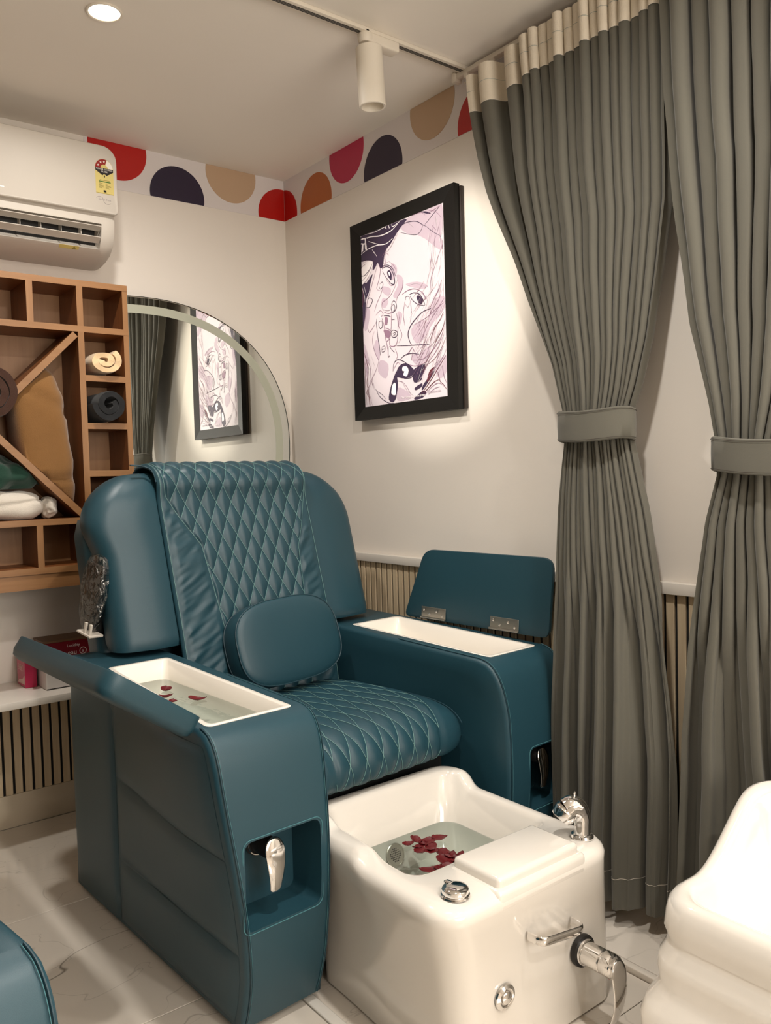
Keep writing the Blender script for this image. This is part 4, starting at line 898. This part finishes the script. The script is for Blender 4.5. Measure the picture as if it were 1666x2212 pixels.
    # ---- quilted cover over the backrest
    pts = [(.455, 1.08), (.452, 1.20), (.440, 1.275), (.405, 1.312), (.355, 1.322), (.305, 1.318), (.262, 1.298), (.238, 1.262), (plane(1.2)-.020, 1.2), (plane(1.1)-.021, 1.1), (plane(.95)-.022, .95), (plane(.8)-.024, .8), (.092, .68), (.078, .59), (.074, .55)]
    P, L = build_path(pts); s_top = None
    for i, p in enumerate(P):
        if s_top is None and p.y > 1.3215-.002: s_top = L[i]
    def halfc(z, front):
        if not front: return -.265, .275
        lo = interp([(.55, -.125), (.73, -.128), (.94, -.150), (1.06, -.165), (1.15, -.225), (1.22, -.262), (1.3, -.268)], z)
        hi = interp([(.55, .165), (.85, .190), (1.03, .205), (1.10, .235), (1.2, .268), (1.3, .275)], z); return lo, hi
    def inside(x, s):
        p, _ = path_at(P, L, s); lo, hi = halfc(p.y, p.x < .33); return lo < x < hi
    def cov(x, s, off=0):
        p, tg = path_at(P, L, s); nn = Vector((tg.y, -tg.x))   # candidate normal in (y,z)
        front = p.x < .33
        lo, hi = halfc(p.y, front)
        d = min(x-lo, hi-x)
        if off: h = .0021
        elif d > 0: h = quilt_h(x, s)*min(1, d/.006)
        else:
            e = sst(0, .02, -d)*sst(.276, .25, abs(x)); wv = noise.noise(Vector((x*7, s*26+abs(x)*14*(1 if x > 0 else -1)+x*3, 3.1)))+.5*noise.noise(Vector((x*16, s*58+x*30, 9.2)))
            h = .001+(.0075*wv)*e+.003*e
        edge = max(0, (abs(x)-.272)/.014); h -= .012*edge*edge
        n3 = Vector((0, nn.x, nn.y))
        if n3.dot(Vector((0, p.x-.40, p.y-1.15 if p.y > 1.15 else 0))) < 0: n3 = -n3
        return Vector((x, p.x, p.y))+n3*h
    nu, nv = 190, 280
    V, F = grid_vf(lambda u, v: tuple(cov(-.286+.572*u, L[-1]*v)), nu, nv)
    cv = mk('quilted_cover', V, F, M['teal'], ch, ang=180)
    sm = cv.modifiers.new('thickness', 'SOLIDIFY'); sm.thickness = .006; sm.offset = -1
    def bpts(which):
        o = []
        for i in range(120):
            s = s_top+(L[-1]-s_top)*i/119; p, _ = path_at(P, L, s); lo, hi = halfc(p.y, True); o.append(tuple(cov(lo if which else hi, s, 1)))
        return o
    hem = [[tuple(cov(sx_*.277, s_top+(L[-1]-s_top)*i/119)+Vector((0, -.0012, .0004))) for i in range(120)] for sx_ in (-1, 1)]
    ribbon_lines('quilting_thread', lambda x, s: tuple(cov(x, s, 1)), inside, .12, L[-1]-.01, W_Q, H_Q, -.3, .3, cv, M['thread'], .0007, [bpts(0), bpts(1)]+hem)
    # ---- seat
    sp = [(.14, .560), (.05, .578), (-.10, .589), (-.26, .594), (-.38, .592), (-.445, .580), (-.485, .556), (-.505, .522), (-.509, .488), (-.500, .460), (-.480, .447), (-.45, .443), (-.30, .442)]
    P2, L2 = build_path(sp)
    def hw(p): return .30 if p.x > -.15 else interp([(-.52, .185), (-.45, .208), (-.28, .262), (-.15, .30)], p.x)
    def inside2(x, s):
        p, _ = path_at(P2, L2, s); return abs(x) < hw(p) and abs(x) < .285
    def seat(x, s, off=0):
        p, tg = path_at(P2, L2, s); n3 = Vector((0, tg.y, -tg.x))
        if n3.dot(Vector((0, p.x+.2, p.y-.50))) < 0: n3 = -n3
        d = hw(p)-abs(x); h = .0021 if off else (quilt_h(x, s, .057, .195, .0055)*min(1, d/.01) if d > 0 else .004*sst(0, .03, -d))
        e = (abs(x)/.304)**9*.034
        return Vector((x*(1-.0), p.x, p.y))+n3*(h-e)
    V, F = grid_vf(lambda u, v: tuple(seat(-.303+.606*u, L2[-1]*v)), 180, 180)
    stt = mk('seat_cushion', V, F, M['teal'], ch, ang=180)
    s2 = stt.modifiers.new('thickness', 'SOLIDIFY'); s2.thickness = .02; s2.offset = -1
    bd = [[tuple(seat(q*min(hw(path_at(P2, L2, .30+.36*i/60)[0]), .285), .30+.36*i/60, 1)) for i in range(61)] for q in (-1, 1)]
    ribbon_lines('quilting_thread', lambda x, s: tuple(seat(x, s, 1)), inside2, .02, L2[-1]-.16, .057, .195, -.3, .3, stt, M['thread'], .0007, bd)
    for q in (-1, 1):
        V, F = tube_vf([(q*.294, y, z) for y, z in [(path_at(P2, L2, .1+.55*i/50)[0].x, path_at(P2, L2, .1+.55*i/50)[0].y-.017) for i in range(51)]], .0015, 6); mk('seam', V, F, M['tealseam'], stt)
    # ---- lumbar pillow
    lp = empty('lumbar_pillow', (.050, .060, .738)); lp.parent = ch; lp.rotation_euler = (math.radians(-17), math.radians(-2), math.radians(3))
    def se(t, a, b, p=3.1): c, s_ = math.cos(t), math.sin(t); return math.copysign(abs(c)**(2/p), c)*a, math.copysign(abs(s_)**(2/p), s_)*b
    NA = 72; rings = []
    prof = [(.02, -.052), (.4, -.0515), (.7, -.0485), (.88, -.044), (.96, -.039), (.99, -.034), (1.0, -.028), (1.004, 0), (1.0, .028), (.99, .034), (.9, .040), (.5, .048), (.02, .05)]
    for rr, y in prof: rings.append([(rr*se(2*PI*i/NA, .204, .137)[0]*(1-.06*(1 if se(2*PI*i/NA, .204, .137)[1] > 0 else 0)*se(2*PI*i/NA, 1, 1)[1]**2), y, rr*se(2*PI*i/NA, .204, .137)[1]) for i in range(NA)])
    V, F = loft_vf(rings); mk('pillow_body', V, F, M['teal'], lp, ang=60)
    for k in (5, 9):
        V, F = tube_vf([(x*1.004, y-(.0012 if k == 5 else -.0012), z*1.004) for x, y, z in rings[k]], .0021, 6, closed=True); mk('piping', V, F, M['tealseam'], lp)
    V, F = tube_vf([(x*.985, y-.0018, z*.985) for x, y, z in rings[5]], .0006, 5, closed=True); mk('stitching', V, F, M['threadd'], lp)
    return ch
chair = build_chair((-.68, -1.0, 0), math.radians(3.2), 'teal leatherette pedicure chair with quilted back, open armrest trays and lumbar pillow')
# plastic-wrapped holder on the chair's left back corner
hd = empty('wrapped_holder', (-.492, .262, .935)); hd.parent = chair; hd.rotation_euler = (math.radians(12), math.radians(4), math.radians(12)); hd['label'] = 'holder wrapped in clear crinkled plastic'
V, F = rbox(-.010, .010, -.040, .040, -.085, .090, .008, 3); mk('tablet_panel', V, F, M['dark'], hd)
def film(u, v):
    a = 2*PI*u; z = lerp(-.112, .118, v); s_ = math.sin(PI*min(1, max(0.03, v*.97+.015)))**.28
    x = math.copysign(abs(math.cos(a))**.6, math.cos(a))*.021*s_; y = math.copysign(abs(math.sin(a))**.6, math.sin(a))*.055*s_
    n = noise.noise(Vector((x*60, y*50, z*28)))*.005+noise.noise(Vector((x*120, y*120, z*70)))*.0015
    return (x+n, y+n, z+.3*n)
V, F = grid_vf(film, 40, 44, True); mk('plastic_film', V, F, M['film'], hd, ang=50)
mb = MB(); mb.add(*rbox(-.026, -.018, -.045, -.037, -.118, -.082, .001, 1)); mb.add(*rbox(-.026, -.018, -.020, -.012, -.118, -.082, .001, 1)); mb.add(*rbox(-.028, .02, -.050, .02, -.122, -.114, .002, 1)); mb.build('bracket', M['acwhite'], hd)
V, F = rbox(.0, .05, -.02, .035, -.13, -.07, .004, 2); mk('clamp', V, F, M['dark'], hd)
# small dark pull cord at the cover's top left corner
V, F = tube_vf(catmull([(-.345, .30, 1.318), (-.315, .295, 1.316), (-.290, .28, 1.306), (-.283, .262, 1.285), (-.286, .245, 1.262)], 4), .0055, 8, flat=(1, .45)); o = mk('cover_strap', V, F, M['tealseam'], chair)
tw = bpy.data.objects.new('t', None)
bpy.data.objects.remove(tw)
wt = empty('armrest_water', (0, 0, 0)); bpy.data.objects.remove(wt)
th_ = math.radians(3.2)
def c2w(x, y, z): return (-.68+x*math.cos(th_)-y*math.sin(th_), -1.0+x*math.sin(th_)+y*math.cos(th_), z)
R = [c2w(-x, y, .691) for x, y, _ in rrect(.3735, .5555, -.532, .0600, .022, 0, 5)]
R2 = [c2w(-x, y, .6895) for x, y, _ in rrect(.3735, .5555, -.532, .0600, .022, 0, 5)]
o = mk('tray_water', [tuple(p) for p in R], [tuple(range(len(R)))], M['water'], None, False); tag(o, 'clear water in the left armrest tray', 'water')
# ---- petals
prng = random.Random(11)
def petal(loc, s, label, group):
    L_ = .0145*s; W_ = .0095*s*prng.uniform(.85, 1.15); cup = prng.uniform(.003, .007)*s; tw_ = prng.uniform(-.5, .5); sd = prng.uniform(0, 50); n1, n2 = 12, 8
    def pt(u, v, top):
        a = 2*u-1; w_ = W_*math.sqrt(max(0, 1-abs(a)**2.3))*(1+.25*a); b = 2*v-1
        x = a*L_; y = b*w_; z = cup*(a*a*.9+(b*w_/W_)**2*.6)-cup*.15+.0016*noise.noise(Vector((x*160+sd, y*160, 0)))+tw_*a*b*.003
        e = noise.noise(Vector((a*4+sd, b*3, 7)))*.0016*(abs(b)**2+abs(a)**3)
        return (x+e, y+e, z+(.0007 if top else 0)+.0012)
    V = [pt(i/n1, j/n2, t) for t in (0, 1) for j in range(n2+1) for i in range(n1+1)]; m = n1+1; K = m*(n2+1); F = []
    for t in (0, 1):
        for j in range(n2):
            for i in range(n1): F.append((t*K+j*m+i, t*K+j*m+i+1, t*K+(j+1)*m+i+1, t*K+(j+1)*m+i))
    B = [j for j in range(m)]+[j*m+n1 for j in range(1, n2+1)]+[n2*m+i for i in range(n1-1, -1, -1)]+[j*m for j in range(n2-1, 0, -1)]
    for i, b in enumerate(B): c = B[(i+1) % len(B)]; F.append((b, c, K+c, K+b))
    o = mk('rose_petal', V, F, M['petal'], None, ang=80); o.location = loc; o.rotation_euler = (prng.uniform(-.12, .12), prng.uniform(-.12, .12), prng.uniform(0, 2*PI)); tag(o, label, 'petal', group)
TP = [(-.436, -.077, 1.35), (-.472, -.143, 1.35), (-.479, -.199, .9), (-.424, -.228, 1.45)]
TL = ['crimson rose petal farthest back in the left armrest tray', 'curled crimson petal in the middle of the three beside the lid in the left tray', 'small crimson petal nearest the lid edge in the left armrest tray', 'crimson petal lying alone toward the right side of the left armrest tray']
for (x, y, s), l in zip(TP, TL): petal(c2w(x, y, .692), s*1.15, l, 'rose petals floating in the left armrest tray')
BP = [(-.68, -1.607, .9), (-.653, -1.608, 1.1), (-.639, -1.631, 1.3), (-.6, -1.638, 1.2), (-.666, -1.638, 1.2), (-.684, -1.659, 1.1), (-.654, -1.666, 1.2), (-.666, -1.682, 1.0), (-.646, -1.706, 1.4), (-.645, -1.73, 1.2), (-.624, -1.744, .9), (-.676, -1.744, 1.4), (-.662, -1.772, 1.3), (-.735, -1.75, 1.3), (-.709, -1.761, 1.0), (-.7, -1.784, 1.2), (-.684, -1.783, .9), (-.65, -1.754, .9)]
BL = ['crimson petal at the far left tip of the cluster, nearest the drain grille', 'dark upright petal second from the left in the back row of the basin cluster', 'wide crimson petal in the middle of the back row of the basin cluster', 'crimson petal floating apart at the back right of the basin cluster', 'flat petal tucked under the dark second petal of the back row', 'crimson petal at the front edge of the left half of the cluster', 'rounded petal joining the left and right halves of the basin cluster', 'thin petal edge peeking out below the joining petal', 'large glossy petal at the rear of the right half of the cluster', 'narrow petal between the large glossy petal and the frilly petal', 'frilly petal at the far right of the cluster beside the foot pad', 'broad dark petal in the middle of the right half of the cluster', 'crimson petal on the right half of the cluster closest to the foot pad side', 'large oval petal floating at the front left of the basin cluster', 'small dark petal between the front left oval petal and the right half', 'folded petal at the very front of the basin cluster', 'small petal just behind the folded frontmost petal', 'pink-tinged petal lying just in front of the frilly petal']
for i, (x, y, s) in enumerate(BP):
    lab = BL[i]
    petal((x, y, .302+.0012*(i % 4)), s*1.3, lab, 'rose petals floating on the foot basin water')

# ================================================================ foot basin
fb = empty('foot_basin', (-.66, -1.77, -.015)); tag(fb, 'glossy white foot basin with chrome fittings standing in front of the teal chair', 'foot basin')
bx, by, bz = .66, 1.77, .015
def lift(x, y):
    r_ = .034*sst(-1.60, -1.55, y); l_ = .016*sst(-1.79, -1.72, y)+.018*sst(-1.60, -1.55, y); k = sst(-.80, -.60, x); return lerp(l_, r_, k)
def tr_(x0, x1, y0, y1, r, z, l=0, n=8):
    # extra points on the straight sides so the rim can step
    base = rrect(x0, x1, y0, y1, r, z, n); out = []
    m = len(base)
    for i, p in enumerate(base):
        out.append(p); q = base[(i+1) % m]
        if i % (n+1) == n:
            for j in range(1, 24): u = j/24; out.append((lerp(p[0], q[0], u), lerp(p[1], q[1], u), z))
    return [(x+bx+(.010*sst(-1.82, -1.58, y)*sst(-.84, -.93, x)), y+by, zz+bz+(lift(x, y)*l)) for x, y, zz in out]
R = [tr_(-.895, -.392, -2.022, -1.50, .05, -.013), tr_(-.905, -.385, -2.032, -1.495, .055, -.008), tr_(-.907, -.385, -2.034, -1.49, .055, .08), tr_(-.914, -.388, -2.037, -1.482, .06, .18),
     tr_(-.930, -.396, -2.044, -1.470, .065, .27, .3), tr_(-.948, -.404, -2.052, -1.460, .07, .32, .8), tr_(-.956, -.408, -2.057, -1.455, .072, .35, 1), tr_(-.957, -.408, -2.058, -1.454, .072, .366, 1),
     tr_(-.954, -.411, -2.053, -1.457, .070, .376, 1), tr_(-.947, -.417, -2.042, -1.463, .066, .3845, 1), tr_(-.932, -.427, -2.018, -1.472, .058, .389, 1),
     tr_(-.900, -.442, -1.893, -1.500, .045, .389, 1), tr_(-.892, -.448, -1.886, -1.508, .045, .386, 1), tr_(-.885, -.455, -1.880, -1.516, .045, .376, 1), tr_(-.868, -.484, -1.862, -1.545, .05, .31, 0), tr_(-.845, -.505, -1.845, -1.570, .05, .225), tr_(-.825, -.525, -1.83, -1.59, .045, .208), tr_(-.77, -.575, -1.79, -1.64, .03, .204)]
V, F = loft_vf(R); mk('basin_shell', V, F, M['acrylic'], fb, ang=50)
V, F = bevel_vf(*box_vf(-.795+bx, -.533+bx, -2.046+by, -1.903+by, .368+bz, .4135+bz), .011, 4); mk('foot_pad', V, F, M['acrylic'], fb)
V, F = bevel_vf(*box_vf(-.806+bx, -.520+bx, -2.0575+by, -1.896+by, .340+bz, .3915+bz), .012, 3); mk('pad_base', V, F, M['acrylic'], fb)
V, F = lathe_vf([(0, 0), (.024, 0), (.029, .002), (.030, .006), (.0275, .0075), (.0265, .006), (.019, .006), (0, .006)], 32, Matrix.Translation((-.690+bx, -1.5585+by, .262+bz)) @ Matrix.Rotation(math.radians(73), 4, 'X')); dg = mk('drain_grille', V, F, M['steel'], fb)
mb = MB()
for i in range(-3, 4):
    for j in range(-3, 4):
        if i*i+j*j < 11: mb.add(*lathe_vf([(0, 0), (.0018, 0), (.0018, .0005), (0, .0005)], 8, Matrix.Translation((-.690+bx, -1.5585+by, .262+bz)) @ Matrix.Rotation(math.radians(73), 4, 'X') @ Matrix.Translation((i*.0052, j*.0052, .0062))))
g = mb.build('grille_holes', M['dark'], dg); g['kind'] = 'stuff'
# knob on the deck
kb = empty('diverter_knob', (-.877+bx, -2.000+by, .389+bz)); kb.parent = fb
V, F = lathe_vf([(0, 0), (.030, 0), (.0315, .002), (.0305, .005), (.028, .006), (.029, .010), (.0285, .016), (.025, .0195), (.016, .0215), (0, .022)], 36); mk('knob_body', V, F, M['chrome'], kb)
V, F = rbox(-.007, .007, .012, .030, .014, .0235, .003, 2); mk('knob_notch', V, F, M['chrome'], kb)
# grab handle on the front face
hy = -2.052
V, F = tube_vf(catmull([(-.712, hy+.002, .262), (-.711, hy-.016, .262), (-.706, hy-.030, .261), (-.692, hy-.036, .260), (-.64, hy-.036, .2525), (-.588, hy-.036, .245), (-.574, hy-.030, .244), (-.569, hy-.016, .2435), (-.568, hy+.002, .243)], 4), 0.0105, 16, flat=(.38, 1.0))
V = [(x+bx, y+by, z+bz) for x, y, z in V]; mk('grab_handle', V, F, M['chrome'], fb)
# mixer
mxr = empty('mixer_tap', (-.526+bx, -2.040+by, .157+bz)); mxr.parent = fb
T = Matrix.Rotation(PI/2, 4, 'X')
V, F = lathe_vf([(0, 0), (.036, 0), (.037, .004), (.036, .012), (0, .012)], 36, T); mk('rubber_ring', V, F, M['rubber'], mxr)
V, F = lathe_vf([(0, .010), (.0300, .010), (.031, .014), (.0295, .019), (.0265, .020), (.0265, .062), (.0255, .066), (0, .066)], 36, T); mk('tap_body', V, F, M['chrome'], mxr)
V, F = lathe_vf([(0, .066), (.0245, .066), (.0270, .070), (.0268, .088), (.0255, .096), (.020, .101), (0, .102)], 36, T); mk('tap_cap', V, F, M['chrome'], mxr)
rings = []
for k in range(61):
    t = (1-math.cos(PI*k/60))/2
    hw_ = (.0250*math.sqrt(max(0, 1-((.22-t)/.22)**2)) if t < .22 else lerp(.0250, .0125, sst(.22, .97, t)))*(math.sqrt(max(0, 1-((t-.90)/.10)**2)) if t > .90 else 1)+.0006
    z = .022-.150*t; yy = -.100-.016*math.sin(PI*t*.9)+.010*t*t; th = .0055*min(1, hw_/.012)
    rings.append([(hw_*math.cos(a)-.012*t, yy-th*math.sin(a), z) for a in [2*PI*j/32 for j in range(32)]])
V, F = loft_vf(rings); mk('lever_handle', V, F, M['chrome'], mxr, ang=75)
V, F = lathe_vf([(0, 0), (.004, 0), (.0035, .0015), (0, .002)], 14, Matrix.Translation((-.005, -.084, -.0262)) @ Matrix.Rotation(PI, 4, 'X')); mk('red_marker', V, F, M['d_red'], mxr)
# drain knob
V, F = lathe_vf([(0, 0), (.0275, 0), (.0285, .002), (.027, .006), (.020, .009), (.0175, .008), (.016, .0055), (.0145, .0055), (.0135, .009), (.011, .011), (0, .012)], 36, Matrix.Translation((-.778+bx, -2.038+by, .150+bz)) @ T); mk('drain_knob', V, F, M['chrome'], fb)
# faucet
fc = empty('shower_spout', (-.462+bx, -1.998+by, .389+bz)); fc.parent = fb
V, F = lathe_vf([(0, 0), (.0265, 0), (.0275, .003), (.0255, .009), (.021, .012), (0, .012)], 32); mk('spout_base', V, F, M['chrome'], fc)
d = Vector((-.80, .60, 0)).normalized()
pp = [Vector((0, 0, .008)), Vector((0, 0, .028))-d*.001, Vector((0, 0, .047))-d*.002, Vector((0, 0, .062))+d*.003, Vector((0, 0, .072))+d*.012, Vector((0, 0, .075))+d*.023, Vector((0, 0, .069))+d*.034]
pq = catmull(pp, 5); rr = [interp([(0, .0205), (.25, .0190), (.45, .0205), (.6, .0245), (.8, .0275), (1, .0285)], i/(len(pq)-1)) for i in range(len(pq))]
V, F = tube_vf(pq, rr, 20); mk('spout_neck', V, F, M['chrome'], fc)
e1 = pp[-1]; dd = (d*.62+Vector((0, 0, -.78))).normalized()
V, F = tube_vf([e1-dd*.004, e1+dd*.003, e1+dd*.004, e1+dd*.018, e1+dd*.026, e1+dd*.0265], [.0280, .0285, .0292, .0285, .0255, .018], 24); mk('spout_head', V, F, M['chrome'], fc)
V, F = rbox(-.004, .004, -.0025, .0025, 0, .016, .0015, 2); o = mk('spout_tab', V, F, M['chrome'], fc); o.location = d*.018+Vector((0, 0, .098)); o.rotation_euler = (.2, -.25, .6)
R = [(x, y, .300) for x, y, _ in rrect(-.8655, -.4880, -1.860, -1.5490, .05, 0, 8)]
o = mk('basin_water', R, [tuple(range(len(R)))], M['water'], None, False); tag(o, 'clear shallow water in the white foot basin', 'water')

# ================================================================ second foot basin (right edge)
sb = empty('foot_basin', (-.37, -2.60, -.015)); tag(sb, 'sculpted glossy white foot basin with stepped sides at the bottom right corner', 'foot basin')
sx, sy, szz = .37, 2.60, .015
def rise(x): return .150*sst(-.475, -.20, x)
def br(g, z, l=1, r=.075, x0=-.612, x1=-.205, y0=-3.02, y1=-2.285, n=9):
    base = rrect(x0-g, x1+g*.3, y0-g, y1+g, r, z, n); out = []; m = len(base)
    for i, p in enumerate(base):
        out.append(p); q = base[(i+1) % m]
        if i % (n+1) == n:
            for j in range(1, 26): u = j/26; out.append((lerp(p[0], q[0], u), lerp(p[1], q[1], u), z))
    return [(x+sx, y+sy, zz+szz+rise(x)*l*max(0, min(1, (zz)/.35))) for x, y, zz in out]
R = [br(.005, -.013, 0), br(.020, .01), br(.026, .06), br(.034, .12), br(.035, .17), br(.027, .198), br(.013, .222), br(.008, .24), br(.011, .272), br(.008, .292), br(-.002, .315), br(-.004, .33), br(.001, .35), br(-.002, .38), br(-.006, .400), br(-.013, .411), br(-.024, .416), br(-.038, .411),
     br(-.047, .395, r=.07), br(-.055, .365, r=.07), br(-.066, .340, .95, r=.07), br(-.085, .322, .8, r=.065), br(-.12, .312, .6, r=.06), br(-.17, .306, .3, r=.03)]
V, F = loft_vf(R); mk('basin_shell', V, F, M['acrylic'], sb, ang=70)

# ================================================================ second chair (bottom left corner)
n0 = set(bpy.data.objects)
build_chair((-2.46, -1.784, 0), math.radians(10), 'second teal pedicure chair, only its curved armrest front showing at the bottom left corner', full=False)
